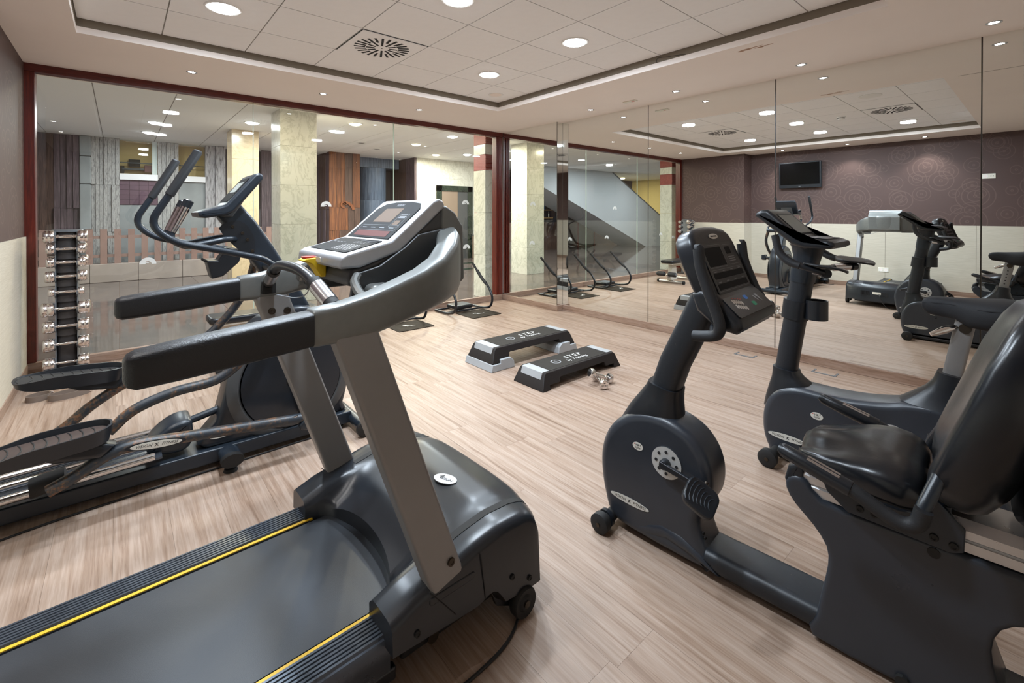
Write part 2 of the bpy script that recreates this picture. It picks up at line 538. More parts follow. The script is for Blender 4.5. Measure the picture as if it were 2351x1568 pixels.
plain('white_paint', lin(234, 234, 238), .6)
plain('lobby_ceiling', lin(248, 248, 248), .85)
plain('picket_wood', lin(140, 112, 103), .6, var=.12, vs=5)
plain('stone_plinth', lin(158, 146, 139), .6, var=.1, vs=3)
plain('yellow_wall', lin(232, 214, 150), .8)
plain('stair_plaster', lin(196, 202, 210), .8)
plain('bar_dark', lin(30, 34, 52), .5)
plain('door_steel', lin(170, 152, 136), .3, metal=.7)
plain('office_tan', lin(206, 170, 116), .7)
plain('chair_red', lin(104, 56, 60), .6)
plain('kiosk', lin(120, 104, 92), .5)
# ================================================================== ROOM
ST = lambda o: tag(o, kind='structure')

# floor: sub-floor with laid planks
floor = ST(box('floor', XW, 4.9, YB, YG + .12, -.06, -.004, 'plank_joint'))
floor['label'] = 'pale oak laminate floor of the gym'
PW, PL = .195, 1.28
plank_me = mesh_of(G().box(0, PW - .0006, 0, PL - .0006, -.004, 0), 'plank', 'floor_plank', 0)
ncol = 0
x = XW
while x < 4.86:
    y = YB - random.random() * PL
    while y < YG + .1:
        y0 = max(y, YB); y1 = min(y + PL, YG + .1)
        if y1 - y0 > .03:
            w = min(PW, 4.9 - x)
            inst('plank', plank_me, floor, (x, y0, 0), (0, 0, 0), (w / PW, (y1 - y0) / PL, 1))
        y += PL
    x += PW

# ceiling soffit with recess
g = G()
O = [(XW - .1, YB - .1), (XM + .2, YB - .1), (XM + .2, YG + .06), (XW - .1, YG + .06)]
I = [(RX0, RY0), (RX1, RY0), (RX1, RY1), (RX0, RY1)]
vs = [(x, y, H) for x, y in O] + [(x, y, H) for x, y in I] + [(x, y, H + .048) for x, y in I] + [(x, y, H + .048) for x, y in O]
fs = []
for i in range(4):
    j = (i + 1) % 4
    fs += [(i, j, 4 + j, 4 + i), (4 + i, 4 + j, 8 + j, 8 + i), (8 + i, 8 + j, 12 + j, 12 + i), (12 + i, 12 + j, j, i)]
ceiling = ST(obj('ceiling', g.add(vs, fs), 'plaster', smooth=0))
ceiling['label'] = 'pinkish plaster ceiling border around the tiled recess'
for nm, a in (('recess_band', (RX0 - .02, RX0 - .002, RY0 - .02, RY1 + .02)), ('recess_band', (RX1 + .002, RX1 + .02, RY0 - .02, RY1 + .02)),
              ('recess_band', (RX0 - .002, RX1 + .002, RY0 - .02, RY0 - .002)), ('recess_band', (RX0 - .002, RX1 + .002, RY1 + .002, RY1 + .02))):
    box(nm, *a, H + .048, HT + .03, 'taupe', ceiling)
box('tile_grid', RX0 - .02, RX1 + .02, RY0 - .02, RY1 + .02, HT + .006, HT + .03, 'grid_grey', ceiling)
T = .575
tile_me = mesh_of(G().box(0, 1, 0, 1, 0, .006), 'ceiling_tile', 'tile', 0)
gx = [RX0] + [-.315 + T * k for k in range(1, 7)] + [RX1]
gy = [RY0] + [4.54 - T * k for k in range(6, 0, -1)] + [RY1]
for i in range(len(gx) - 1):
    for j in range(len(gy) - 1):
        inst('ceiling_tile', tile_me, ceiling, (gx[i] + .004, gy[j] + .004, HT), (0, 0, 0), (gx[i + 1] - gx[i] - .008, gy[j + 1] - gy[j] - .008, 1))
for k, (x, y, a, b_) in enumerate(((3.79, 1.58, .05, .012), (3.775, 1.52, .07, .009), (3.81, 1.46, .035, .010), (3.80, 1.41, .05, .006))):
    pts = [(x + b_ * (1 + .5 * math.sin(5 * t + k)) * math.cos(t), y + a * (1 + .4 * math.sin(3 * t + k)) * math.sin(t)) for t in (2 * math.pi * q / 22 for q in range(22))]
    obj('ceiling_stain', G().prism(pts, H - .0006, H + .001, lambda a_, b2, c: (a_, b2, c)), 'stain', ceiling)
# plaster access joint in the soffit at the near right
box('access_joint', 3.62, 3.63, YB, .55, H - .0006, H + .001, 'taupe', ceiling)

# left wall, pilaster
wall_left = ST(box('wall_left', XW - .12, XW, YB, YP, 0, H + .02, 'wallpaper'))
wall_left['label'] = 'plum ring-patterned wallpaper wall with cream lower panels'
for i in range(5):
    a = YB + (YP - YB) * i / 5; b = YB + (YP - YB) * (i + 1) / 5
    box('wainscot_panel', XW, XW + .012, a + .002, b - .002, .08, ZW, 'wainscot', wall_left)
pil = ST(box('wall_pilaster', XW - .12, XP, YP, YG, 0, H + .02, 'wallpaper'))
pil['label'] = 'projecting plum wallpaper pilaster beside the glass wall'
box('wainscot_panel', XP, XP + .012, YP, YG - .035, .08, ZW, 'wainscot', pil)
box('wainscot_panel', XW + .012, XP + .012, YP - .012, YP, .08, ZW, 'wainscot', pil)
wall_back = ST(box('wall_back', XW - .12, XM + .2, YB - .12, YB, 0, H + .02, 'wall_paint'))
wall_back['label'] = 'plain painted wall behind the viewer'
wall_right = ST(box('wall_right', XM + .02, XM + .2, YB, YG + .06, 0, H + .02, 'wall_paint'))
wall_right['label'] = 'wall that carries the mirrors'

# skirting boards
def skirt(name, label, *a, m='skirting_y'):
    o = ST(box(name, *a, m, None, .004)); o['label'] = label; return o
skirt('baseboard_right', 'wooden skirting under the long mirrors', XM - .02, XM + .01, YB, YR, 0, .08)
skirt('baseboard_right_step', 'wooden skirting under the mirror beside the glass', XM2 - .02, XM2 + .01, YR - .02, YG, 0, .08)
skirt('baseboard_return', 'short wooden skirting at the mirror step', XM2 + .01, XM - .02, YR - .02, YR + .01, 0, .08, m='skirting_x')
skirt('baseboard_front', 'wooden skirting under the glass wall', XP, XM2 - .02, YG - .035, YG + .02, 0, .084, m='skirting_x')
skirt('baseboard_left', 'wooden skirting along the left wall', XW, XW + .018, YB, YP, 0, .08)
skirt('baseboard_pilaster', 'wooden skirting on the pilaster', XP, XP + .018, YP - .018, YG - .035, 0, .08)

# ------------------------------------------------------------------ mirrors
def mirror_pane(label, x, y0, y1, z0=.08, z1=H):
    t = thing('wall_mirror', label, 'mirror', (x, (y0 + y1) / 2, z0), 0, 'mirror panes on the right wall')
    h = (y1 - y0) / 2 - .0015
    obj('mirror_sheet', G().box(0, .006, -h, h, 0, z1 - z0), 'mirror', t, smooth=0)
    for s in (-1, 1):
        obj('polished_edge', G().box(-.0006, .005, s * h - .003, s * h + .0025, 0, z1 - z0), 'mirror_edge', t, smooth=0)
    return t
mirror_pane('tall mirror pane next to the stepped mirror corner', XM, 3.118, YR + .0)
mirror_pane('tall mirror pane behind the recumbent bike console', XM, 1.712, 3.118)
mirror_pane('tall mirror pane behind the upright bike', XM, .315, 1.712)
mirror_pane('mirror pane at the right edge of the view', XM, -1.09, .315)
mirror_pane('narrow mirror pane beside the dark red glass wall post', XM2, YR, YG - .03)
t = thing('corner_mirror', 'slim mirror strip on the step between two mirror panes', 'mirror', ((XM2 + XM) / 2, YR - .003, .08))
obj('mirror_sheet', G().box(-.056, .056, 0, .006, 0, H - .08), 'mirror_bevel', t, smooth=0)
for s in (-.0565, .0565): obj('polished_edge', G().box(s - .0015, s + .0015, -.0006, .005, 0, H - .08), 'mirror_edge', t, smooth=0)
box('mirror_head', XM2 + .008, XM, YR + .004, YG, .09, H, 'wall_paint', wall_right)

# ------------------------------------------------------------------ glass wall
def trimpiece(name, label, *a, m='mahogany'):
    o = ST(box(name, *a, m, None, .006)); o['label'] = label; return o
ZF = 2.615
trimpiece('trim_1', 'dark red wooden head rail above the glass wall', XP - .03, XM2, YG - .03, YG + .08, ZF, H + .005, m='mahogany_rail')
trimpiece('trim_2', 'dark red wooden post at the left end of the glass', XP - .025, XP + .068, YG - .03, YG + .09, .084, ZF)
trimpiece('trim_3', 'dark red wooden post at the right end of the glass', 4.575, 4.65, YG - .03, YG + .09, .084, ZF)
trimpiece('trim_4', 'dark red wooden cover strip beside the mirror', 4.65, XM2, YG - .018, YG + .09, .084, ZF)
o = trimpiece('trim_5', 'dark red reveal strip between pilaster and glass', XP - .05, XP - .025, YG - .06, YG + .09, .084, H - .16)
for q in range(3):
    box('fluting', 4.592 + q * .016, 4.598 + q * .016, YG - .036, YG - .03, .1, ZF - .01, 'mahogany', bpy.data.objects['trim_3'], .002)
PX = [XP + .068, 1.14, 2.83, 4.575]
for i, lab in enumerate(('left glass pane behind the dumbbell rack', 'middle glass pane behind the treadmill console', 'right glass pane next to the dark red post')):
    w = ST(obj('window_%d' % (i + 1), G().box(PX[i] + .001, PX[i + 1] - .001, YG + .02, YG + .032, .084, ZF), 'pane_glass', smooth=0))
    w['label'] = lab
    if i < 2:
        obj('pane_edge', G().box(PX[i + 1] - .0025, PX[i + 1] + .0025, YG + .0185, YG + .0335, .084, ZF), 'glass_edge', w, smooth=0)
# frosted half-sun emblem on the panes
def arc_poly(r0, r1, a0, a1, n=14):
    p = [(r1 * math.cos(math.radians(a0 + (a1 - a0) * k / n)), r1 * math.sin(math.radians(a0 + (a1 - a0) * k / n))) for k in range(n + 1)]
    q = [(r0 * math.cos(math.radians(a1 + (a0 - a1) * k / n)), r0 * math.sin(math.radians(a1 + (a0 - a1) * k / n))) for k in range(n + 1)]
    return p + q
emb = mesh_of(G().prism(arc_poly(.029, .066, 0, 180), 0, .0006, lambda a, b, c: (a, -c, b)).prism(arc_poly(.012, .022, 40, 180, 8), 0, .0006, lambda a, b, c: (a - .008, -c, b)), 'emblem', 'frosted', 0)
for x, z, p in ((1.933, 1.47, 'window_2'), (.213, .885, 'window_1'), (-.329, .80, 'window_1'), (4.01, 1.525, 'window_3'), (4.03, .85, 'window_3'), (3.3, .88, 'window_3'), (2.2, .88, 'window_2')):
    e = inst('emblem', emb, bpy.data.objects[p], (x, YG + .0195, z)); e['label'] = 'frosted half-sun emblem'

# ------------------------------------------------------------------ ceiling fittings
def area(name, parent, loc, r, w, col=(1, 1, 1), rot=(0, 0, 0)):
    d = bpy.data.lights.new(name, 'AREA'); d.shape = 'DISK'; d.size = 2 * r; d.energy = w; d.color = col
    o = bpy.data.objects.new(name, d); o.location = loc; o.rotation_euler = rot
    return _finish(o, parent)
def spot(name, parent, loc, w, col, deg=95, r=.02):
    d = bpy.data.lights.new(name, 'SPOT'); d.energy = w; d.color = col; d.spot_size = math.radians(deg); d.spot_blend = .6; d.shadow_soft_size = r
    o = bpy.data.objects.new(name, d); o.location = loc
    return _finish(o, parent)

ring_me = mesh_of(G().lathe([(.088, 0), (.105, -.004), (.112, -.002), (.113, .004), (.09, .004)], 32), 'trim_ring', 'lamp_white')
disc_me = mesh_of(G().lathe([(0, -.016), (.05, -.0145), (.08, -.009), (.092, -.001), (.092, .003), (0, .003)], 32), 'diffuser', 'led_cool')
off_me = mesh_of(G().lathe([(0, -.001), (.092, -.001), (.092, .003), (0, .003)], 32), 'diffuser', 'lamp_white')
def downlight(x, y, lab, on=True):
    t = thing('ceiling_downlight', lab, 'ceiling light', (x, y, HT - .004), 0, 'round downlights in the tile recess')
    inst('trim_ring', ring_me, t); inst('diffuser', disc_me if on else off_me, t)
    if on:
        area('lamp', t, (0, 0, -.018), .09, DOWNLIGHT_W, (.76, .88, 1.0))
tx = lambda k: .5475 + T * k
ty = lambda k: 1.3775 + T * k
downlight(tx(0), ty(4), 'lit round downlight in the tiles above the elliptical')
downlight(tx(2), ty(2), 'lit round downlight at the top edge of the view')
downlight(tx(4), ty(2), 'lit round downlight right of the front air vent')
downlight(tx(4), ty(4), 'lit round downlight nearest the far recess corner')
downlight(tx(0), ty(2), 'lit round downlight above the treadmill deck, seen in the mirror')
downlight(tx(0), ty(0), 'lit round downlight by the rear air vent, seen in the mirror')
downlight(tx(4), ty(0), 'unlit round downlight seen in the mirror near the recess edge', False)

def ceiling_speaker(x, y, lab):
    t = thing('ceiling_speaker', lab, 'speaker', (x, y, HT), 0, 'flush speakers')
    obj('rim', G().lathe([(.07, 0), (.088, -.004), (.09, .002), (.07, .002)], 28), 'lamp_white', t)
    obj('grille', G().lathe([(0, -.002), (.071, -.002), (.071, .001), (0, .001)], 28), 'plaster', t)
ceiling_speaker(tx(5) - .03, ty(5), 'flush round speaker in the far recess corner')
ceiling_speaker(-.03, .88, 'flush round speaker in the rear recess corner, seen in the mirror')

slot_o = mesh_of(G().box(.135, .225, -.0095, .0095, -.003, .0), 'slot', 'slot_dark', 0)
slot_i = mesh_of(G().box(.06, .128, -.0085, .0085, -.003, .0), 'slot', 'slot_dark', 0)
def vent(x, y, lab):
    t = thing('air_vent', lab, 'air vent', (x, y, HT - .002), 0, 'swirl air vents')
    obj('face_plate', G().box(-.277, .277, -.277, .277, -.004, .003), 'tile', t)
    obj('gap', G().box(-.284, .284, -.284, .284, 0, .002), 'slot_dark', t)
    for k in range(24):
        inst('slot', slot_o, t, (0, 0, -.0035), (0, 0, 2 * math.pi * (k + .5) / 24))
    for k in range(12):
        inst('slot', slot_i, t, (0, 0, -.0035), (0, 0, 2 * math.pi * (k + .25) / 12))
    obj('screw', G().lathe([(0, -.006), (.006, -.006), (.006, 0), (0, 0)], 10), 'bolt', t)
vent(tx(2), ty(4), 'square swirl air vent with radial slots in the front tiles')
vent(tx(2), ty(0), 'swirl air vent behind the smoke detector, seen in the mirror')
t = thing('smoke_detector', 'white smoke detector on a ceiling tile, seen in the mirror', 'smoke detector', (tx(2), 1.95, HT))
obj('base', G().lathe([(0, 0), (.055, 0), (.055, -.012), (0, -.012)], 24), 'lamp_white', t)
obj('dome', G().lathe([(.046, -.012), (.046, -.03), (.03, -.045), (0, -.047)], 24), 'lamp_white', t)
obj('vent_slot', G().lathe([(.047, -.018), (.0475, -.022), (.047, -.026)], 24), 'slot_dark', t)

sring = mesh_of(G().lathe([(.026, .002), (.028, -.003), (.042, -.003), (.044, .002)], 24), 'trim_ring', 'steel')
sbulb = mesh_of(G().lathe([(0, -.0005), (.027, -.0005), (.027, .002), (0, .002)], 20), 'bulb', 'halogen')
def small_spot(x, y, lab, w=SPOT_W):
    t = thing('ceiling_spotlight', lab, 'spotlight', (x, y, H), 0, 'small soffit spotlights')
    inst('trim_ring', sring, t); inst('bulb', sbulb, t)
    spot('lamp', t, (0, 0, -.012), w, (1.0, .96, .93), 105)
small_spot(.511, 5.12, 'small spotlight in the soffit above the dumbbell rack end')
small_spot(1.687, 5.12, 'small spotlight in the soffit, middle of the glass wall row')
small_spot(2.858, 5.12, 'small spotlight in the soffit nearest the glass post')
small_spot(4.49, 3.724, 'small spotlight above the first mirror pane')
small_spot(4.505, 2.571, 'small spotlight above the second mirror pane')
small_spot(4.53, 1.401, 'small spotlight above the third mirror pane')
small_spot(4.53, .24, 'small spotlight above the mirror at the right edge')
small_spot(-.70, 3.54, 'small spotlight above the television, seen in the mirror', SPOT_W * 2.0)
small_spot(-.70, 2.434, 'small spotlight between television and socket, seen in the mirror', SPOT_W * 2.0)
small_spot(-.70, 1.348, 'small spotlight washing the ring wallpaper, seen in the mirror', SPOT_W * 2.0)
t = thing('ceiling_plate', 'small white plate fixed flat to the soffit above the mirrors', 'sign plate', (4.49, 3.14, H))
obj('cover', G().box(-.03, .03, -.085, .085, -.012, 0), 'socket', t, .003)
obj('mark', G().box(-.008, .008, -.06, -.02, -.0128, -.011), 'red', t)
t = obj('loose_wire', G().tube(cat_open([(RX1 - .004, 2.28, H + .05), (RX1 - .03, 2.25, H + .075), (RX1 - .035, 2.17, H + .065), (RX1 - .02, 2.08, H + .06), (RX1 - .01, 2.0, H + .052)], 5), .0025, 6), 'cord')
tag(t, 'thin dark wire poking out of the ceiling recess edge', 'wire')

# ------------------------------------------------------------------ on the left wall (seen in the mirror)
t = thing('television', 'black flat television hanging on the plum wallpaper', 'television', (XW, 3.29, 2.18))
obj('bracket', G().box(0, .05, -.1, .1, -.1, .1), 'black_plastic', t)
tv = obj('casing', G().box(.05, .11, -.385, .385, -.265, .265), 'black_plastic', t, .01)
obj('screen', G().box(.1095, .112, -.355, .355, -.195, .245), 'tv_screen', t)
obj('logo', G().box(.1095, .1115, -.018, .018, -.238, -.228), 'print_grey', t)
tv_tilt = t; t.rotation_euler = (0, math.radians(3), 0)
for y, z, lab in ((1.946, .355, 'white double power socket low on the cream panels'), (.61, 1.99, 'white socket plate high on the plum wallpaper')):
    t = thing('wall_socket', lab, 'socket', (XW + (.012 if z < 1 else 0), y, z))
    obj('plate', G().box(0, .008, -.078, .078, -.041, .041), 'socket', t, .003)
    for s in (-1, 1):
        if z < 1 or s > 0:
            obj('outlet', G().lathe([(.024, .0082), (.026, .0095), (.03, .0095), (.031, .0075)], 20, (0, s * .037, 0), 'x'), 'lamp_white', t)
            obj('outlet_recess', G().lathe([(0, .0082), (.023, .0082), (.023, .0088), (0, .0088)], 16, (0, s * .037, 0), 'x'), 'plaster', t)
        else:
            for q in (-.013, .013): obj('jack', G().box(.0075, .009, s * .037 + q - .006, s * .037 + q + .006, -.007, .007), 'slot_dark', t)
# floor boxes by the mirror
for y, lab in ((1.91, 'flush metal floor outlet box farther from the upright bike'), (1.245, 'flush metal floor outlet box beside the upright bike')):
    t = thing('floor_outlet', lab, 'floor outlet', (4.645, y, 0), 0, 'flush floor outlets')
    obj('lid', G().box(-.028, .045, -.072, .072, .0002, .0015), 'floor_plank', t)
    for nm, a in (('rim', (-.055, -.03, -.09, .09)), ('rim', (-.03, .05, -.09, -.076)), ('rim', (-.03, .05, .076, .09))):
        obj(nm, G().box(*a, .0002, .003), 'rack_grey', t)
# ================================================================== shared equipment bits
def decal(parent, o, x, y, a, b, body=None, size=None, shear=0.0, spacing=1.0):
    """pale oval badge with dark lettering"""
    p = plate('badge', ellipse(a, b, 32), .0012, 'badge', parent, o, x, y)
    if body:
        xs = Vector(x).normalized(); ys = Vector(y).normalized(); n = xs.cross(ys)
        text(body, size or b * 1.1, 'badge_ink', p, (0, 0, .0014), (1, 0, 0), (0, 1, 0), shear=shear, spacing=spacing)
    return p

def vision_fitness(parent, o, x, y, a, b):
    """oval badge: two italic words with a leaping figure between them"""
    p = plate('badge', ellipse(a, b, 36), .0012, 'badge', parent, o, x, y)
    text('VISION', a * .185, 'badge_ink', p, (-a * .50, 0, .0014), (1, 0, 0), (0, 1, 0), shear=.25, spacing=1.1)
    text('FITNESS', a * .175, 'badge_ink', p, (a * .51, 0, .0014), (1, 0, 0), (0, 1, 0), shear=.25, spacing=1.05)
    q = b * .55
    fig = [(-.9, -.9), (-.55, -.95), (-.1, -.2), (.5, -.75), (.95, -.6), (.75, -.45), (.25, 0), (.15, .3), (.8, .75), (.65, .9), (0, .5), (-.75, .6), (-.8, .45), (-.2, .15), (-.3, -.1)]
    obj('figure', G().prism([(u * q, v * q) for u, v in fig], .0012, .0018, lambda a_, b_, c: (a_, b_, c)), 'badge_ink', p)
    return p

def screw(parent, o, n, r=.007, mat='bolt'):
    """small bolt head at o, facing n"""
    s = obj('bolt', G().lathe([(0, .004), (r * .5, .004), (r * .55, .0055), (r, .005), (r * 1.05, 0), (0, 0)], 14), mat, parent)
    n = Vector(n).normalized()
    x = Vector((0, 0, 1)) if abs(n.z) < .9 else Vector((1, 0, 0))
    s.matrix_local = frame(o, x.cross(n).cross(n) if False else (x - n * x.dot(n)), n.cross(x - n * x.dot(n)))
    return s

def lerp_tab(tab, x):
    if x <= tab[0][0]: return tab[0][1]
    for (a, b), (c, d) in zip(tab, tab[1:]):
        if x <= c: return b + (d - b) * (x - a) / (c - a)
    return tab[-1][1]
def smst(a, b, x):
    t = min(1, max(0, (x - a) / (b - a))); return t * t * (3 - 2 * t)

XZ = lambda a, b, c: (a, c, b)       # side profile (x,z) swept along y
YZ = lambda a, b, c: (c, a, b)       # side profile (y,z) swept along x

# ================================================================== TREADMILL  (x forward, y left)
TM = thing('treadmill', 'large grey and black treadmill with padded side rails in the foreground', 'treadmill', (-.0356, 1.5676, 0), math.radians(1.3))
# chassis
obj('chassis', G().box(-.80, 1.12, -.30, .30, .05, .125), 'black_plastic', TM, .01)
obj('running_belt', G().prism(rrect(-.86, .82, .115, .188, .034, 5), -.268, .268, XZ), 'belt', TM)
# ribbed foot rails
def rail_profile(s):
    p = [(.276, .10), (.276, .189)]
    n = 7
    for i in range(n):
        a = .290 + i * .0125
        p += [(a, .1905), (a + .0025, .1985), (a + .0095, .1985), (a + .012, .1905)]
    p += [(.3815, .188), (.386, .178), (.388, .10), (.38, .085)]
    return [(s * y, z) for y, z in p]
for s in (-1, 1):
    r = obj('foot_rail', G().prism(rail_profile(s), -.86, .60, YZ), 'rail_dark', TM, smooth=30)
    obj('yellow_line', G().box(-.86, .61, min(s * .2765, s * .289), max(s * .2765, s * .289), .186, .1925), 'yellow', r)
    obj('side_skirt', G().box(-.86, .62, min(s * .36, s * .389), max(s * .36, s * .389), .06, .10), 'black_plastic', TM, .008)
    obj('rear_cap', G().pillow(rrect(-.94, -.86, .07, .205, .03), min(s * .265, s * .4), max(s * .265, s * .4), .02, XZ), 'black_plastic', TM)
    for xx in (-.80,): obj('rear_foot', G().lathe([(0, 0), (.03, 0), (.03, .05), (.015, .06), (.015, .09), (0, .09)], 16, (xx, s * .32, 0)), 'rubber', TM)
# motor hood as one shaped cover
zs = [(.585, .256), (.66, .285), (.74, .303), (.80, .318), (.88, .336), (.98, .349), (1.08, .344), (1.18, .318), (1.25, .29)]
zm = [(.62, .192), (.73, .25), (.80, .303), (.88, .335), (.98, .356), (1.08, .352), (1.18, .325), (1.28, .29)]
zb = [(.585, .172), (.88, .148), (.915, .160), (.945, .160), (.968, .14), (.99, .098), (1.12, .082), (1.3, .085)]
def hood_z(x, y):
    a = abs(y)
    z = zm_ = lerp_tab(zm, x)
    z = zm_ + (lerp_tab(zs, x) - zm_) * smst(.24, .315, a)
    return z
def hood_x(y):
    a = abs(y)
    rear = .585 if a > .282 else .618 + .105 * math.sqrt(max(0, 1 - (a / .283) ** 2))
    front = 1.225 - .078 * (a / .43) ** 3
    return rear, front
ys = [-.43, -.427, -.418, -.40, -.37, -.345, -.33, -.31, -.295, -.284, -.281] + [-.27 + .54 * k / 20 for k in range(21)] + [.281, .284, .295, .31, .33, .345, .37, .40, .418, .427, .43]
NX = 30
g = G(); top = []
for y in ys:
    r0, f0 = hood_x(y); row = []
    for i in range(NX + 1):
        t = i / NX; t = t ** .9
        x = r0 + (f0 - r0) * t
        z = hood_z(x, y)
        df = f0 - x
        if df < .06: z -= .055 * (1 - math.sqrt(max(0, 1 - (1 - df / .06) ** 2)))
        ds = .43 - abs(y)
        if ds < .03: z -= .028 * (1 - math.sqrt(max(0, 1 - (1 - ds / .03) ** 2)))
        row.append((x, y, z))
    top.append(row)
nr = len(ys); nc = NX + 1
vs = [p for r in top for p in r]
fs = [(j * nc + i, j * nc + i + 1, (j + 1) * nc + i + 1, (j + 1) * nc + i) for j in range(nr - 1) for i in range(NX)]
per = [(0, i) for i in range(nc)] + [(j, NX) for j in range(1, nr)] + [(nr - 1, i) for i in range(NX - 1, -1, -1)] + [(j, 0) for j in range(nr - 2, 0, -1)]
b0 = len(vs)
for j, i in per:
    x, y, z = top[j][i]
    vs.append((x + (.006 if i == NX else 0), y * 1.006, min(z, lerp_tab(zb, x) if abs(y) > .28 or i == NX else .12)))
for q in range(len(per)):
    w = (q + 1) % len(per)
    a = per[q][0] * nc + per[q][1]; b = per[w][0] * nc + per[w][1]
    fs.append((a, b, b0 + w, b0 + q))
fs.append(tuple(b0 + q for q in range(len(per))))
hood = obj('motor_hood', G().add(vs, fs), 'shroud_dark', TM, smooth=50)
for s in (-1, 1):
    rows = []
    for k in range(25):
        x = .80 + (hood_x(.34)[1] - .012 - .80) * k / 24
        rows.append([(x, s * y, hood_z(x, y) - (.055 * (1 - math.sqrt(max(0, 1 - (1 - min(1, (hood_x(y)[1] - x) / .06)) ** 2)))) + dz) for y, dz in ((.318, -.006), (.318, .0016), (.345, .0016), (.345, -.006))])
    obj('hood_groove', G().loft(rows), 'rubber', hood, smooth=40)
    for xx, zz in ((.66, .195), (1.02, .165), (1.1, .12)): screw(hood, (xx, s * .4325, zz), (0, s, 0), .009, 'rubber')
    obj('hood_seam', G().tube([(.70 + .09 * t, s * .434, .29 - .115 * t) for t in (0, .3, .6, 1)], .0016, 5), 'rubber', hood)
    obj('hood_seam', G().tube([(.885 + .02 * t, s * .434, .31 - .15 * t) for t in (0, .3, .6, 1)], .0016, 5), 'rubber', hood)
bz = hood_z(.985, -.085)
nrm = Vector((-(hood_z(.99, -.085) - hood_z(.98, -.085)) / .01, 0, 1)).normalized()
bp = plate('badge', ellipse(.05, .031, 30), .003, 'silver', TM, (.985, -.085, bz), (.35, -1, 0.0), nrm.cross(Vector((.35, -1, 0))))
text('VISION', .019, 'badge_ink', bp, (.004, -.003, .0034), (1, 0, 0), (0, 1, 0), shear=.1)
obj('badge_tick', G().prism([(-.03, .004), (-.022, .004), (-.018, -.004), (-.012, .016), (-.019, .016)], .003, .0036, lambda a, b, c: (a, b, c)), 'badge_ink', bp)
# rear vents and label on the front of the hood (seen in the mirror)
for k in range(7): obj('vent_slit', G().box(1.222, 1.236, .12 + k * .016, .128 + k * .016, .17, .235), 'slot_dark', hood)
obj('rating_label', G().box(1.229, 1.2325, -.02, .08, .19, .225), 'socket', hood)
obj('power_socket', G().box(1.222, 1.234, -.10, -.03, .17, .225), 'slot_dark', hood)
# front wheels
for s in (-1, 1):
    w = obj('transport_wheel', G().lathe([(0, -.02), (.02, -.02), (.028, -.014), (.046, -.018), (.05, -.012), (.05, .012), (.046, .018), (.028, .014), (.02, .02), (0, .02)], 28, (1.075, s * .425, .05), 'y'), 'rubber', TM)
    obj('axle_cap', G().lathe([(0, -.004), (.012, -.003), (.012, .003), (0, .004)], 14, (1.075, s * .447, .05), 'y'), 'bolt', w)
    obj('wheel_bracket', G().prism([(.96, .12), (1.10, .12), (1.10, .04), (1.05, .03), (.98, .07)], min(s * .385, s * .4), max(s * .385, s * .4), XZ), 'black_plastic', TM)
obj('lift_frame', G().box(.66, 1.07, -.34, .34, .045, .085), 'rubber', TM, .01)
obj('lift_eyelet', G().lathe([(.011, -.006), (.019, -.006), (.019, .006), (.011, .006)], 16, (.76, -.352, .072), 'y'), 'bolt', TM)
# uprights
for s in (-1, 1):
    p = [(.715, .262), (.838, .255), (.548, 1.075), (.428, 1.075)]
    u = obj('upright', G().prism(p, min(s * .366, s * .43), max(s * .366, s * .43), XZ), 'post_metal', TM, .012, 3)
    screw(u, (.775, s * .431, .34), (0, s, 0), .012)
    for xx, zz in ((.49, 1.035), (.545, 1.03)): screw(u, (xx, s * .366, zz - .03), (0, -s, 0), .013)
    obj('post_socket', G().prism(rrect(.70, .865, .245, .268, .01), min(s * .355, s * .434), max(s * .355, s * .434), XZ), 'black_plastic', TM, .004)
# console shell: one U-shaped wing
half = [(.380, .396, 1.056, 1.142, .064), (.385, .396, 1.054, 1.146, .066), (.45, .397, 1.053, 1.152, .066), (.53, .397, 1.058, 1.168, .068), (.61, .39, 1.074, 1.190, .070),
        (.70, .376, 1.092, 1.216, .072), (.78, .345, 1.104, 1.245, .076), (.85, .295, 1.112, 1.285, .080), (.90, .235, 1.118, 1.318, .084), (.94, .15, 1.12, 1.342, .086), (.958, .07, 1.122, 1.35, .086), (.962, 0, 1.122, 1.352, .086)]
st = [(x, -y, a, b, w) for x, y, a, b, w in half] + [h for h in reversed(half[:-1])]
rings = []
for i, (x, y, a, b, w) in enumerate(st):
    p0 = st[max(i - 1, 0)]; p1 = st[min(i + 1, len(st) - 1)]
    d = Vector((p1[0] - p0[0], p1[1] - p0[1], 0)).normalized(); n = Vector((d.y, -d.x, 0))
    hw = w / 2; hh = (b - a) / 2
    k = .96 if i in (0, len(st) - 1) else 1
    rings.append(sup_ring((x, y, (a + b) / 2), n, (0, 0, 1), hw * k, hh * k, 28, 5.5))
obj('console_wing', G().loft(rings), 'shell_metal', TM, smooth=60)
# trays between wing and console
for s in (-1, 1):
    p = [(.60, s * .19), (.60, s * .345), (.70, s * .345), (.78, s * .315), (.85, s * .26), (.90, s * .19)]
    tr = obj('side_tray', G().prism(p, 1.10, 1.125, lambda a, b, c: (a, b, c)), 'shell_dark', TM, .004)
    obj('tray_wall', G().prism([(.56, 1.10), (.575, 1.195), (.60, 1.20), (.66, 1.215), (.75, 1.27), (.80, 1.31), (.91, 1.33), (.91, 1.10)], min(s * .19, s * .205), max(s * .19, s * .205), XZ), 'shell_dark', TM, .004)
    obj('tray_lip', G().tube(cat_open([(.585, s * .205, 1.19), (.565, s * .235, 1.17), (.57, s * .29, 1.135), (.60, s * .345, 1.13)], 5), .014, 10), 'shell_metal', TM)
    obj('cup_block', G().pillow(rrect(.60, .68, 1.115, 1.165, .02), min(s * .21, s * .27), max(s * .21, s * .27), .015, XZ), 'shell_metal', TM)
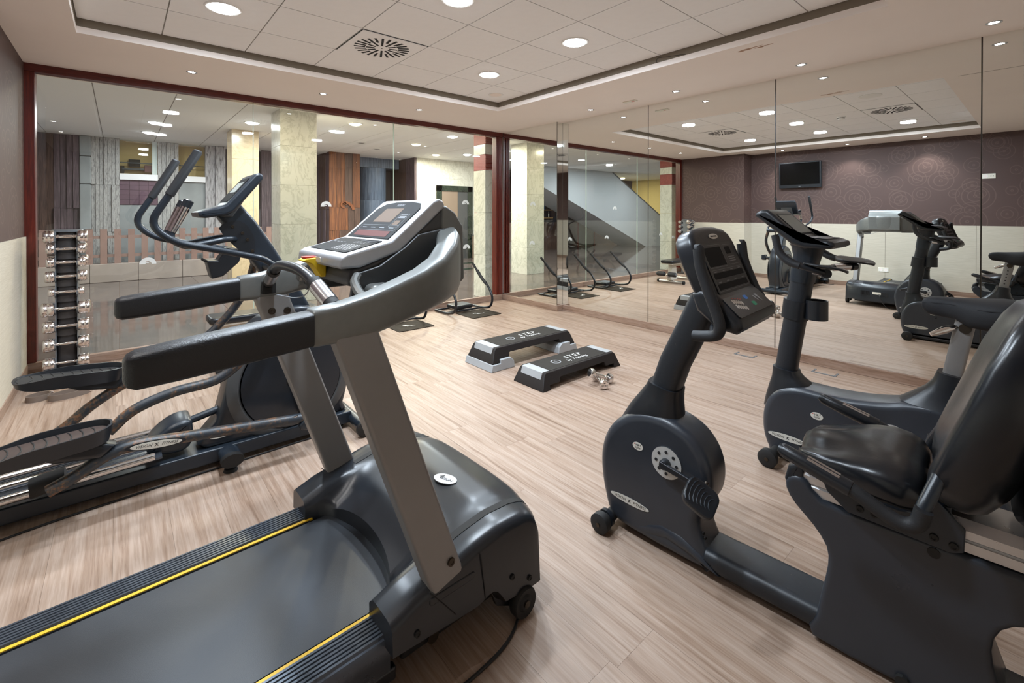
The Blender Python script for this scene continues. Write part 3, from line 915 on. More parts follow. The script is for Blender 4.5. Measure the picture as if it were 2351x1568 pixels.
# padded handrails
for s in (-1, 1):
    rr = []
    for x, zc, hh, w in ((.030, 1.072, .020, .018), (.036, 1.072, .030, .028), (.05, 1.072, .036, .035), (.12, 1.077, .039, .036), (.25, 1.087, .041, .036), (.382, 1.098, .042, .036)):
        rr.append(sup_ring((x, s * .396, zc), (0, 1, 0), (0, 0, 1), w, hh, 24, 5))
    obj('handrail_pad', G().loft(rr), 'pad_vinyl', TM, smooth=60)
# pulse crossbar
path = round_path([(.475, -.37, 1.105), (.452, -.15, 1.205), (.450, .0, 1.213), (.452, .15, 1.205), (.475, .37, 1.105)], .08, 6)
bar = obj('pulse_bar', G().tube(path, .0165, 14), 'black_plastic', TM)
for s in (-1, 1):
    for e in (0, 1):
        a, b = Vector((.470, s * .325, 1.126)), Vector((.457, s * .20, 1.183))
    obj('grip_sleeve', G().tube([a, b], .0215, 14), 'rubber', bar)
    obj('pulse_sensor', G().tube([a + (b - a) * .18, a + (b - a) * .82], .0225, 14), 'steel', bar)
    obj('bar_socket', G().box(.452, .50, min(s * .345, s * .362), max(s * .345, s * .362), 1.075, 1.125), 'rubber', TM, .004)
# console body
prof = [(.533, 1.212), (.537, 1.246), (.556, 1.256), (.705, 1.292), (.862, 1.424), (.885, 1.434), (.905, 1.426), (.912, 1.405), (.735, 1.256), (.70, 1.244), (.60, 1.212)]
con = obj('console', G().prism(prof, -.198, .198, XZ), 'silver', TM, .009, 3)
obj('console_base', G().prism([(.56, 1.16), (.572, 1.206), (.70, 1.246), (.735, 1.258), (.90, 1.398), (.94, 1.37), (.945, 1.13), (.74, 1.10)], -.186, .186, XZ), 'shell_dark', TM, .012, 3)
obj('console_back', G().prism([(.90, 1.13), (.90, 1.405), (.92, 1.41), (.96, 1.385), (.995, 1.335), (1.002, 1.14), (.98, 1.125)], -.192, .192, XZ), 'shell_metal', TM, .025, 4)
kx = Vector((.705 - .556, 0, 1.292 - 1.256)).normalized(); dx = Vector((.862 - .705, 0, 1.424 - 1.292)).normalized()
o1 = Vector((.6305, 0, 1.274)) ; n1 = Vector((0, -1, 0)).cross(kx)
kp = plate('keypad_panel', rrect(-.165, .165, -.068, .062, .012), .0022, 'screen', con, o1 + n1 * .0002, (0, -1, 0), kx)
o2 = Vector((.7835, 0, 1.358)); n2 = Vector((0, -1, 0)).cross(dx)
dp = plate('display_panel', [(-.165, -.098), (.165, -.098), (.165, .06), (.13, .09), (.06, .1), (-.06, .1), (-.13, .09), (-.165, .06)], .0022, 'screen', con, o2 + n2 * .0002, (0, -1, 0), dx)
def on(panel, nm, x0, x1, y0, y1, mat, z=.0022, th=.0006):
    return obj(nm, G().prism(rrect(x0, x1, y0, y1, min(.004, (x1 - x0) * .3, (y1 - y0) * .3), 2), z, z + th, lambda a, b, c: (a, b, c)), mat, panel)
def outline(panel, x0, x1, y0, y1, w=.001, mat='print_grey', z=.0022):
    p = rrect(x0, x1, y0, y1, .005, 3); q = inset(p, w); n = len(p)
    vs = [(a, b, z + .0004) for a, b in p] + [(a, b, z + .0004) for a, b in q]
    o = bpy.data.objects.new('print_outline', mesh_of(G().add(vs, [(i, (i + 1) % n, n + (i + 1) % n, n + i) for i in range(n)]), 'print_outline', mat, 0))
    return _finish(o, panel)
on(dp, 'matrix_display', -.085, .055, -.015, .062, 'screen_amber')
outline(dp, .075, .14, -.04, .03)
on(dp, 'heart_display', .085, .125, -.03, -.005, 'screen_amber')
on(dp, 'message_window', -.13, .13, -.09, -.062, 'screen_red')
outline(dp, -.14, .145, -.058, -.03)
text('VISION', .018, 'print_grey', dp, (.0, .08, .0026), (1, 0, 0), (0, 1, 0), shear=.1)
for k in range(4): on(dp, 'print_mark', -.12 + k * .07, -.085 + k * .07, -.046, -.0435, 'print_grey')
for k in range(3): on(dp, 'print_mark', .083, .13, .008 + k * .008, .0105 + k * .008, 'print_grey')
for i in range(6):
    for j in range(3): outline(kp, .0 + i * .022, .019 + i * .022, -.05 + j * .018, -.035 + j * .018, .0012, 'print_white')
for i in range(4): outline(kp, .02 + i * .026, .042 + i * .026, .02, .036, .001, 'print_grey')
for i in range(4): on(kp, 'print_mark', -.14 + i * .03, -.122 + i * .03, .015, .018, 'print_grey')
on(kp, 'print_mark', .03, .15, .046, .0475, 'print_grey')
obj('console_sticker', G().prism(rrect(-.04, .03, 1.222, 1.238, .003), .5315, .5325, lambda a, b, c: (c, a, b)), 'socket', con)
# emergency stop clip
es = obj('emergency_stop', G().prism([(.490, 1.226), (.50, 1.232), (.555, 1.236), (.566, 1.22), (.566, 1.168), (.548, 1.168), (.535, 1.19), (.52, 1.212)], .0, .055, XZ), 'yellow_bright', TM, .004)
obj('stop_button', G().prism(rrect(.497, .54, .008, .047, .008), 1.2335, 1.238, lambda a, b, c: (a, b, c)), 'red', es)
# clip cord on the far arm
obj('safety_cord', G().tube(cat_open([(.52, .03, 1.17), (.55, .14, 1.10), (.545, .25, 1.065), (.50, .34, 1.07)], 5), .002, 6), 'print_grey', TM)
# power cord
CORD = [(1.18, 1.60, .20), (1.24, 1.585, .19), (1.262, 1.56, .13), (1.25, 1.5, .03), (1.20, 1.40, .006), (1.13, 1.28, .006), (.98, 1.14, .006), (.80, 1.10, .006), (.55, 1.11, .006), (.30, 1.14, .006)]
obj('power_cord', G().tube(cat_open([(x + .0356, y - 1.5676 - x * .0227, z) for x, y, z in CORD], 6), .005, 8), 'cord', TM)

# ================================================================== ELLIPTICAL  (x forward)
EL = thing('elliptical_trainer', 'dark elliptical cross trainer with foot pedals behind the treadmill', 'elliptical trainer', (0, 3.05, 0))
obj('base_beam', G().prism(rrect(-1.0 + .03, 1.14, .03, .105, .015), -.125, .125, XZ), 'tube_paint', EL, .01)
fb = obj('front_bar', G().tube([(1.15, -.29, .055), (1.15, .29, .055)], .034, 16), 'tube_paint', EL)
for s in (-1, 1):
    obj('transport_wheel', G().lathe([(0, -.02), (.03, -.02), (.05, -.012), (.05, .012), (.03, .02), (0, .02)], 24, (1.15, s * .305, .05), 'y'), 'rubber', fb)
for xx in (.45, -.93):
    cb = obj('cross_foot', G().tube([(xx, -.235, .075), (xx, .235, .075)], .05, 18, sx=.62, sy=1.0), 'tube_paint', EL)
    for s in (-1, 1):
        obj('end_cap', G().tube([(xx, s * .225, .075), (xx, s * .262, .075)], .054, 18, sx=.64, sy=1.0), 'rubber', cb)
        obj('levelling_foot', G().lathe([(0, 0), (.035, 0), (.03, .015), (.01, .018), (.01, .05), (0, .05)], 16, (xx, s * .20, 0)), 'rubber', cb)
body = [(.355, .10), (.40, .23), (.435, .36), (.465, .50), (.50, .62), (.58, .73), (.70, .80), (.84, .82), (.97, .77), (1.07, .65), (1.12, .48), (1.13, .30), (1.10, .16), (1.06, .10)]
hs = obj('drive_housing', G().pillow(cat_closed(body, 3), -.092, .092, .03, XZ), 'shroud_dark', EL, smooth=60)
for s in (-1, 1):
    d = obj('flywheel_disc', G().lathe([(0, .0), (.27, .0), (.276, .004), (.276, .012), (0, .014)] if s > 0 else [(0, -.014), (.276, -.012), (.276, -.004), (.27, 0), (0, 0)], 48, (.79, s * .1, .385), 'y'), 'shroud_dark', EL)
    obj('disc_ring', G().lathe([(.282, -.004), (.282, .008), (.292, .014), (.325, .010), (.345, -.004)] if s > 0 else [(.282, .004), (.282, -.008), (.292, -.014), (.325, -.010), (.345, .004)], 56, (.79, s * .096, .385), 'y'), 'shell_dark', EL)
    obj('hub_cap', G().lathe([(0, -.006), (.036, -.006), (.04, 0), (.036, .006), (0, .006)], 24, (.79, s * .114, .385), 'y'), 'rubber', d)
vision_fitness(EL, (.455, -.0935, .165), (1, 0, .10), (-.1, 0, 1), .085, .016)
for xx, zz in ((.49, .42),): screw(EL, (xx, -.0925, zz), (0, -1, 0), .008)
# cranks, foot arms, swing links, pedals
def foot_side(s, front, arm, link, ped, lift):
    """one side: crank joint, sliding foot arm, swing link to the handlebar, pedal"""
    y = s * .295
    cr = obj('crank_arm', G().prism([(.79 - .02, .385 - .03), (.79 + .03, .385), (front[0] + .03, front[1]), (front[0] - .02, front[1] - .02)], min(s * .13, s * .155), max(s * .13, s * .155), XZ), 'black_plastic', EL, .006)
    fa = obj('foot_arm', G().tube(cat_open([(x, y, z) for x, z in arm], 5), .027, 14), 'worn_tube', EL)
    x, z = front
    jc = obj('joint_cover', G().pillow([(x - .07, z - .005), (x - .03, z + .035), (x + .02, z + .05), (x + .028, z - .03), (x - .01, z - .045), (x - .06, z - .035)], y - .036, y + .036, .012, XZ), 'tube_paint', EL, smooth=60)
    obj('joint_pin', G().lathe([(0, -.02), (.02, -.02), (.022, .02), (0, .02)], 14, (x - .09, y, z + .03), 'z'), 'steel', jc)
    obj('crank_spindle', G().tube([(x - .005, y, z), (x - .005, s * .14, z)], .018, 12), 'black_plastic', EL)
    screw(jc, (x - .01, y - .0365, z), (0, -1, 0), .009)
    sl = obj('swing_link', G().tube(cat_open([(a, b, c) for a, b, c in link], 6), .024, 14), 'worn_tube', EL)
    # pedal: shallow shoe-shaped tray
    px0, pz0, pitch = ped
    pl = [(-.245, .0), (-.235, .06), (-.19, .092), (-.05, .102), (.08, .098), (.15, .08), (.185, .04), (.19, 0)]
    pl = pl + [(a, -b) for a, b in reversed(pl[1:-1])]
    pl = ccw(cat_closed(pl, 3))
    rise = lambda a, t: (.030 if t else 0) * smst(-.24, -.1, a) + .05 * smst(-.08, -.24, a) * 0
    n = len(pl); ins = inset(pl, .008); low = inset(pl, .014)
    hgt = lambda a: .012 + .020 * smst(-.22, -.05, a)
    vs = [(a, b, -.035 if a > -.15 else -.035 + .02 * smst(-.15, -.25, a)) for a, b in low] + [(a, b, hgt(a)) for a, b in pl] + [(a, b, hgt(a)) for a, b in ins] + [(a, b, .004) for a, b in inset(pl, .012)]
    fs = [tuple(range(n - 1, -1, -1)), tuple(range(3 * n, 4 * n))]
    for r_ in range(3):
        fs += [(r_ * n + i, r_ * n + (i + 1) % n, (r_ + 1) * n + (i + 1) % n, (r_ + 1) * n + i) for i in range(n)]
    pd = obj('pedal', G().add(vs, fs), 'black_plastic', EL, smooth=40)
    pd.location = (px0, y, pz0); pd.rotation_euler = (0, pitch, 0)
    tread = obj('tread', G().prism(inset(pl, .018), .004, .008, lambda a, b, c: (a, b, c)), 'rubber' if s > 0 else 'tread_brown', pd)
    for q in range(9):
        a = -.19 + q * .038
        w = lerp_tab([(-.25, .02), (-.19, .065), (-.05, .078), (.12, .065), (.19, .01)], a)
        obj('tread_rib', G().tube(cat_open([(a, -w, .008), (a + .012, -w * .5, .0085), (a + .016, 0, .0085), (a + .012, w * .5, .0085), (a, w, .008)], 3), .0028, 6), 'rubber', tread)
    if lift:
        obj('pedal_saddle', G().pillow([(px0 + .02, pz0 - .03), (px0 + .13, pz0 - .025), (px0 + .20, pz0 - .055), (px0 + .15, pz0 - .10), (px0 + .0, pz0 - .075), (px0 - .06, pz0 - .04)], y - .04, y + .04, .02, XZ), 'black_plastic', EL, smooth=60)
    # roller on the rail
    rx = arm[-1][0]; rzz = arm[-1][1]
    obj('roller_cover', G().tube([(rx - .06, y - s * .08, rzz), (rx + .05, y - s * .08, rzz + .012)], .042, 16, sx=1.0, sy=1.1), 'rubber', EL)
    return fa
foot_side(-1, (.835, .195), [(.80, .215), (.55, .245), (.30, .275), (.05, .305), (-.05, .29), (-.15, .235), (-.235, .20)],
          [(.66, -.255, 1.07), (.63, -.31, .90), (.55, -.315, .70), (.40, -.30, .545), (.20, -.295, .515), (.05, -.295, .47), (-.04, -.295, .395)], (-.215, .395, math.radians(-3)), True)
foot_side(1, (.76, .585), [(.73, .60), (.55, .56), (.30, .505), (.08, .46), (-.10, .36), (-.22, .26), (-.32, .20)],
          [(.66, .255, 1.07), (.62, .31, .90), (.52, .315, .74), (.36, .30, .60), (.18, .295, .56), (.08, .295, .525), (.0, .295, .48)], (-.165, .52, math.radians(4)), True)
# badge on the near foot arm
vf = plate('badge_mount', ellipse(.115, .021, 32), .004, 'black_plastic', EL, (.13, -.3235, .295), (1, 0, -.125), (.125, 0, 1))
vision_fitness(EL, (.13, -.3276, .295), (1, 0, -.125), (.125, 0, 1), .098, .0165)
# rear rails
for s in (-1, 1):
    obj('chrome_rail', G().tube([(-.98, s * .165, .140), (.13, s * .165, .172)], .019, 14), 'chrome', EL)
    obj('chrome_rail', G().tube([(-.98, s * .055, .15), (.20, s * .055, .188)], .017, 14), 'chrome', EL)
    obj('rail_plate', G().prism([(-.98, .118), (.16, .15), (.16, .16), (-.98, .128)], min(s * .06, s * .16), max(s * .06, s * .16), XZ), 'rail_dark', EL)
obj('ramp_cover', G().pillow(cat_closed([(.10, .17), (.13, .225), (.20, .275), (.275, .285), (.295, .25), (.29, .16), (.24, .125), (.14, .14)], 3), -.095, .095, .025, XZ), 'tube_paint', EL, smooth=60)
obj('ramp_rod', G().tube([(.27, 0, .245), (.42, 0, .275)], .02, 12), 'tube_paint', EL)
# mast
left = [(.418, 1.36), (.50, 1.235), (.60, 1.085), (.66, .98), (.70, .88), (.72, .74)]
right = [(.95, .72), (.88, .86), (.80, 1.01), (.70, 1.19), (.61, 1.335), (.52, 1.45)]
mast = obj('mast', G().pillow([(a, b) for a, b in left + right], -.052, .052, .022, XZ), 'tube_paint', EL, smooth=50)
obj('mast_plate', G().prism(cat_closed([(.42, 1.30), (.52, 1.34), (.58, 1.28), (.60, 1.19), (.58, 1.13), (.53, 1.16)], 3), -.0555, -.052, XZ), 'black_plastic', mast)
for xx, zz in ((.487, 1.308), (.535, 1.27), (.56, 1.232), (.585, 1.165)): screw(mast, (xx, -.0555, zz), (0, -1, 0), .009)
# pivot tube and moving handlebars
pv = obj('pivot_tube', G().tube([(.665, -.275, 1.075), (.665, .275, 1.075)], .032, 16), 'tube_paint', EL)
for s, dx in ((-1, 0), (1, -.045)):
    y = s * .285
    hp = round_path([(.665, s * .27, 1.075), (.60, y, 1.135), (.40, y, 1.19), (.20 + dx, y, 1.24), (.105 + dx, y, 1.33), (.20 + dx, y, 1.50), (.235 + dx, y, 1.565)], .09, 7)
    hb = obj('moving_handle', G().tube(hp, .0165, 14), 'tube_paint', EL)
    obj('handle_grip', G().tube([(.185 + dx, y, 1.472), (.3 + dx, y, 1.69), (.303 + dx, y, 1.697)], [.0205, .0205, .015], 16), 'grip_foam', hb)
# fixed handles with pulse sensors
for s in (-1, 1):
    y = s * .13
    fp = round_path([(.50, s * .04, 1.235), (.46, y, 1.245), (.26, y, 1.205), (.19, y, 1.255), (.275, y, 1.445)], .06, 6)
    fh = obj('fixed_handle', G().tube(fp, .0165, 14), 'tube_paint', EL)
    obj('pulse_sensor', G().tube([(.205, y, 1.287), (.262, y, 1.415)], [.018, .024], 16), 'chrome', fh)
    obj('grip_end', G().tube([(.262, y, 1.415), (.277, y, 1.448), (.279, y, 1.452)], [.0245, .0245, .018], 16), 'black_plastic', fh)
cup = obj('bottle_holder', G().prism([(.36, 1.125), (.385, 1.02), (.44, 1.03), (.52, 1.105), (.535, 1.17), (.46, 1.19), (.415, 1.12)], -.055, .055, XZ), 'black_plastic', EL, .008)
obj('holder_lip', G().tube(cat_open([(.36, -.05, 1.12), (.35, 0, 1.128), (.36, .05, 1.12)], 4), .008, 8), 'black_plastic', cup)
ec = [(.312, 1.388), (.318, 1.365), (.345, 1.357), (.44, 1.372), (.478, 1.392), (.618, 1.572), (.622, 1.60), (.60, 1.612), (.575, 1.60), (.44, 1.432), (.41, 1.42)]
cn = obj('console', G().pillow(ec, -.165, .165, .014, XZ), 'tube_paint', EL, smooth=50)
ddx = Vector((.575 - .44, 0, 1.60 - 1.432)).normalized()
ep = plate('display_panel', rrect(-.13, .13, -.09, .085, .015), .002, 'screen', cn, Vector((.5075, 0, 1.5165)) + Vector((0, -1, 0)).cross(ddx) * .0005, (0, -1, 0), ddx)
on(ep, 'matrix_display', -.09, .09, -.02, .055, 'screen_grey', .002)
obj('console_mount', G().prism([(.40, 1.37), (.46, 1.385), (.56, 1.50), (.53, 1.44), (.48, 1.36)], -.09, .09, XZ), 'shell_dark', EL, .01)
# cord of the elliptical lying on the floor
obj('floor_cord', G().tube(cat_open([(x, y - 3.05, z) for x, y, z in ((-.95, 2.70, .005), (-.389, 2.86, .005), (.037, 2.90, .005), (.46, 2.915, .005), (.80, 2.93, .005), (1.0, 2.93, .005), (1.10, 2.98, .006), (1.14, 3.02, .05))], 6), .005, 8), 'cord', EL)
# ================================================================== shared bike parts
def crank_set(root, c, y0, s_arm, pedal_tilt, xs, roll=0.0):
    """silver spider plate, crank arm and pedal on one side; c = (y,z) of the axle; xs = side sign; s_arm = arm end (y,z)"""
    y, z = c
    x = xs * y0
    pl = obj('spider_plate', G().lathe([(.02, 0), (.062, 0), (.063, .003), (.02, .004)] if xs > 0 else [(.02, -.004), (.063, -.003), (.062, 0), (.02, 0)], 36, (x, y, z), 'x'), 'silver_disc', root)
    for k in range(8):
        a = 2 * math.pi * k / 8
        obj('plate_hole', G().lathe([(0, -.0045), (.0065, -.0045), (.0065, .0045), (0, .0045)], 10, (x + xs * .0005, y + .043 * math.cos(a), z + .043 * math.sin(a)), 'x'), 'slot_dark', pl)
    obj('axle_boss', G().lathe([(0, -.02), (.016, -.02), (.02, -.012), (.02, .012), (.016, .02), (0, .02)], 16, (x + xs * .014, y, z), 'x'), 'black_plastic', root)
    e = Vector((0, s_arm[0] - y, s_arm[1] - z)); d = e.normalized(); n = Vector((0, -d.z, d.y)) * .012
    q = [Vector((0, y, z)) - d * .016 + n, Vector((0, y, z)) - d * .016 - n, Vector((0, *s_arm)) + d * .014 - n * .75, Vector((0, *s_arm)) + d * .014 + n * .75]
    arm = obj('crank_arm', G().prism([(v.y, v.z) for v in q], min(x + xs * .02, x + xs * .036), max(x + xs * .02, x + xs * .036), YZ), 'black_plastic', root, .004)
    py, pz = s_arm
    o = Vector((x + xs * .085, py, pz))
    pd = empty_part = obj('pedal', G().pillow(rrect(-.055, .055, -.060, .060, .03), -.012, .012, .006, lambda a, b, c: (a, b, c)), 'black_plastic', root, smooth=50)
    pd.location = o; pd.rotation_euler = (pedal_tilt, roll, 0)
    for k in range(7):
        w = .046 - .004 * k
        obj('pedal_ridge', G().tube([(w * math.cos(t), .044 - k * .014 + .014 * math.sin(t), .0125) for t in (.2, .8, 1.57, 2.3, 2.94)], .002, 6), 'tube_paint', pd)
    obj('pedal_weight', G().box(-.04, .04, -.05, -.03, -.034, -.008), 'black_plastic', pd, .006)
    obj('pedal_spindle', G().tube([(-xs * .065, 0, 0), (0, 0, 0)], .008, 10), 'bolt', pd)

# ================================================================== RECUMBENT BIKE  (x across, y forward)
RB = thing('recumbent_bike', 'dark recumbent exercise bike with cushioned seat and backrest in the right foreground', 'exercise bike', (1.75, 1.07, 0), math.radians(4.5))
sh = [(-.262, .022), (-.236, .075), (-.207, .135), (-.196, .19), (-.212, .235), (-.238, .285), (-.248, .345), (-.242, .405), (-.218, .46), (-.17, .512), (-.10, .543), (-.03, .553), (.05, .543), (.12, .512), (.185, .455), (.228, .385), (.248, .305), (.246, .22), (.228, .13), (.196, .055), (.10, .022)]
fs_ = obj('front_shroud', G().pillow(cat_closed(sh, 3), -.088, .088, .035, YZ, 5), 'shroud', RB, smooth=60)
obj('shroud_flare', G().loft([sup_ring((0, y, z), (1, 0, 0), (0, d1, d2), a, b, 20, 3) for y, z, d1, d2, a, b in
    ((.05, .055, .3, 1, .089, .035), (-.06, .095, .5, .86, .093, .045), (-.15, .085, .6, .8, .096, .055), (-.225, .06, .7, .7, .098, .045), (-.262, .04, .8, .6, .09, .03))]), 'shroud', RB, smooth=60)
for yy, zz in ((-.244, .30), (-.244, .285), (-.206, .145), (-.213, .13)): screw(fs_, (-.055, yy, zz), (-.3, -1, 0), .006, 'rubber')
for s in (-1, 1):
    vision_fitness(RB, (s * .089, .095, .145), (0, s, 0) if s > 0 else (0, -1, 0), (0, 0, 1), .092, .0145) if s > 0 else vision_fitness(RB, (-.089, .095, .150), (0, -1, -.02), (0, -.02, 1), .092, .0145)
    hb = plate('badge', ellipse(.024, .0165, 26), .0012, 'badge', RB, (s * .0885, .055, .40), (0, s, 0), (0, 0, 1))
    text('HRT', .013, 'badge_ink', hb, (.003, .0045, .0014), (1, 0, 0), (0, 1, 0))
    text('R2750', .0095, 'badge_ink', hb, (0, -.007, .0014), (1, 0, 0), (0, 1, 0))
    obj('heart_mark', G().prism([(-.015, .005), (-.018, .0075), (-.0165, .0095), (-.015, .0085), (-.0135, .0095), (-.012, .0075)], .0012, .0017, lambda a, b, c: (a, b, c)), 'red', hb)
crank_set(RB, (-.073, .379), .089, (-.245, .350), math.radians(38), -1, math.radians(-28))
crank_set(RB, (-.073, .379), .089, (.10, .41), math.radians(-20), 1)
fb = obj('front_bar', G().tube([(-.15, .19, .045), (.15, .19, .045)], .026, 14), 'rubber', RB)
for s in (-1, 1):
    w = obj('transport_wheel', G().lathe([(0, -.022), (.03, -.022), (.042, -.016), (.042, .016), (.03, .022), (0, .022)], 26, (s * .155, .195, .042), 'x'), 'rubber', fb)
    obj('wheel_hub', G().lathe([(0, -.003), (.009, -.003), (.009, .003), (0, .003)], 14, (s * .178, .195, .042), 'x'), 'bolt', w)
    obj('wheel_collar', G().lathe([(.02, -.01), (.038, -.01), (.038, .01), (.02, .01)], 22, (s * .112, .195, .042), 'x'), 'black_plastic', fb)
obj('floor_beam', G().prism(rrect(-.088, .088, .022, .098, .032, 5), -1.5, -.22, lambda a, b, c: (a, c, b)), 'mast_speckle', RB, .004)
# mast boot, mast
obj('mast_boot', G().loft([sup_ring((0, y, z), (1, 0, 0), (0, d1, d2), a, b, 24, 3) for y, z, d1, d2, a, b in
    ((.045, .46, 1, -.30, .076, .150), (.035, .505, 1, -.22, .080, .134), (.015, .555, 1, -.08, .078, .112), (-.006, .60, 1, .08, .072, .088), (-.022, .64, 1, .16, .068, .072), (-.030, .665, 1, .18, .068, .067))]), 'black_plastic', RB, smooth=60)
obj('mast', G().loft([sup_ring((0, y, z), (1, 0, 0), (0, .96, .28), .058, .058, 24, 3) for y, z in ((-.012, .60), (-.07, .77), (-.155, .95), (-.20, 1.05))]), 'mast_speckle', RB, smooth=60)
# console: upright display and keypad ledge in one shell
A_ = Vector((0, -.216, 1.29)); B_ = Vector((0, -.3055, 1.085)); up = (A_ - B_).normalized(); nn = Vector((1, 0, 0)).cross(up)
if nn.y > 0: nn = -nn
mid = (A_ + B_) / 2
head = [(-.175, -.125), (-.192, -.06), (-.198, .02), (-.196, .085), (-.178, .125), (-.14, .146), (-.07, .156), (0, .158), (.07, .156), (.14, .146), (.178, .125), (.196, .085), (.198, .02), (.192, -.06), (.175, -.125)]
cs = obj('console', G().pillow(head, -.075, .003, .02, lambda a_, b_, c: tuple(mid + Vector((1, 0, 0)) * a_ + up * b_ + nn * c), 5), 'black_plastic', RB, smooth=50)
ledge = [(-.305, 1.095), (-.345, 1.058), (-.385, 1.018), (-.392, .992), (-.37, .966), (-.305, .975), (-.235, 1.03), (-.215, 1.09), (-.25, 1.11)]
lg_ = obj('keypad_ledge', G().pillow(ledge, -.196, .196, .022, YZ), 'black_plastic', RB, smooth=50)
def panel_on(parent, o, x, y, poly, mat, nm):
    return plate(nm, poly, .0022, mat, parent, o, x, y)
dpn = panel_on(cs, mid + nn * .0035, (1, 0, 0), up, rrect(-.165, .165, -.108, .085, .012), 'shroud_dark', 'display_panel')
on(dpn, 'profile_screen', -.145, .015, -.005, .068, 'screen')
on(dpn, 'heart_screen', .055, .105, .035, .065, 'screen')
on(dpn, 'upper_readout', -.145, .145, -.052, -.03, 'screen'); on(dpn, 'lower_readout', -.145, .145, -.092, -.07, 'screen')
outline(dpn, -.15, .02, -.01, .078); outline(dpn, .04, .148, -.008, .074); outline(dpn, -.152, .152, -.098, -.018)
for k in range(3): on(dpn, 'print_mark', .055, .12, .022 - k * .0085, .0245 - k * .0085, 'print_grey')
for k in range(4):
    on(dpn, 'print_mark', -.13 + k * .078, -.105 + k * .078, -.0265, -.024, 'print_grey'); on(dpn, 'print_mark', -.13 + k * .078, -.105 + k * .078, -.0655, -.063, 'print_grey')
bdg = plate('badge', ellipse(.042, .011, 26), .0012, 'badge', cs, A_ + up * .000 + nn * .0045, (1, 0, 0), up)
text('VISION FITNESS', .0085, 'badge_ink', bdg, (0, 0, .0014), (1, 0, 0), (0, 1, 0))
C_ = Vector((0, -.312, 1.078)); D_ = Vector((0, -.385, 1.012)); ku = (C_ - D_).normalized(); kn = Vector((1, 0, 0)).cross(ku)
if kn.z < 0: kn = -kn
kpl = panel_on(lg_, (C_ + D_) / 2 + kn * .0075, (1, 0, 0), ku, rrect(-.18, .18, -.04, .045, .01), 'shroud_dark', 'keypad_panel')
for i in range(5):
    for j in range(2): on(kpl, 'key', -.13 + i * .015, -.118 + i * .015, .015 - j * .022 - i * .004, .032 - j * .022 - i * .004, 'key_grey')
for i in range(4): on(kpl, 'key_red_rim', -.112 + i * .017, -.098 + i * .017, .020 - i * .004 + .014, .022 - i * .004 + .014, 'red', .0026)
on(kpl, 'blue_key', -.01, .02, .015, .033, 'blue_key'); on(kpl, 'green_key', .015, .045, -.018, .0, 'green_key')
obj('level_wedge', G().prism([(.07, .02), (.085, .02), (.09, -.012)], .0022, .003, lambda a, b, c: (a, b, c)), 'print_grey', kpl)
obj('level_wedge', G().prism([(.09, .024), (.115, .024), (.12, -.012)], .0022, .003, lambda a, b, c: (a, b, c)), 'print_grey', kpl)
obj('console_crease', G().tube(cat_open([(-.12, -.285, 1.14), (-.05, -.287, 1.138), (-.02, -.284, 1.146), (.12, -.284, 1.146)], 4), .0014, 6), 'print_grey', cs)
# handlebars
hp = round_path([(-.2175, -.26, 1.20), (-.218, -.262, 1.18), (-.222, -.318, 1.03), (-.222, -.325, .985), (-.20, -.30, .955), (-.06, -.245, .955), (.06, -.245, .955), (.20, -.30, .955), (.222, -.345, .985), (.222, -.335, 1.04), (.22, -.29, 1.11), (.218, -.265, 1.18)], .04, 6)
hbar = obj('handlebar', G().tube(hp, .013, 14), 'black_plastic', RB)
for s in (-1, 1):
    up_ = [(s * .216, -.252, 1.256), (s * .2165, -.254, 1.25), (s * .218, -.262, 1.19), (s * .22, -.29, 1.11), (s * .222, -.322, 1.03), (s * .222, -.33, .99), (s * .215, -.315, .962), (s * .205, -.27, .948), (s * .20, -.235, .942), (s * .20, -.228, .941)]
    obj('bar_grip', G().tube(cat_open(up_, 4), [.012] + [.0195] * (4 * 9 - 1) + [.011], 16), 'grip_foam', hbar)
# rear body
rb = [(-.575, .012), (-.585, .08), (-.600, .17), (-.616, .26), (-.612, .32), (-.575, .372), (-.525, .418), (-.498, .462), (-.503, .500), (-.53, .515), (-.56, .505), (-.60, .462), (-.75, .458), (-.95, .458), (-1.2, .458), (-1.44, .46), (-1.52, .44), (-1.545, .36), (-1.55, .2), (-1.56, .04), (-1.50, .012), (-1.42, .02), (-1.40, .12), (-1.36, .25), (-1.27, .325), (-1.15, .348), (-1.05, .335), (-.995, .295), (-.978, .23), (-.99, .15), (-1.02, .06), (-1.03, .012), (-.80, .012)]
obj('rear_body', G().pillow(cat_closed(rb, 2), -.098, .098, .014, YZ, 4), 'shroud', RB, smooth=60)
obj('body_plug', G().lathe([(0, -.002), (.014, -.002), (.014, .002), (0, .002)], 20, (-.0985, -.865, .435), 'x'), 'rubber', RB)
obj('seat_rail', G().prism([(-.082, .462), (-.082, .488), (-.076, .493), (-.082, .498), (-.082, .520), (-.066, .545), (.066, .545), (.082, .520), (.082, .498), (.076, .493), (.082, .488), (.082, .462)], -1.48, -.535, lambda a, b, c: (a, c, b)), 'alu', RB, smooth=20)
cap = obj('rail_cap', G().pillow([(-.548, .448), (-.502, .452), (-.492, .49), (-.503, .535), (-.525, .556), (-.548, .556)], -.092, .092, .014, YZ), 'black_plastic', RB, smooth=50)
obj('cap_hole', G().lathe([(0, -.001), (.011, -.001), (.011, .001), (0, .001)], 16, (-.0925, -.52, .50), 'x'), 'slot_dark', cap)
obj('scale_strip', G().box(-.045, .045, -.66, -.56, .5452, .5462), 'shroud_dark', RB)
for k in range(3): obj('scale_mark', G().box(-.03, .02, -.585 - .028 * k, -.580 - .028 * k, .5462, .5468), 'print_grey', RB)
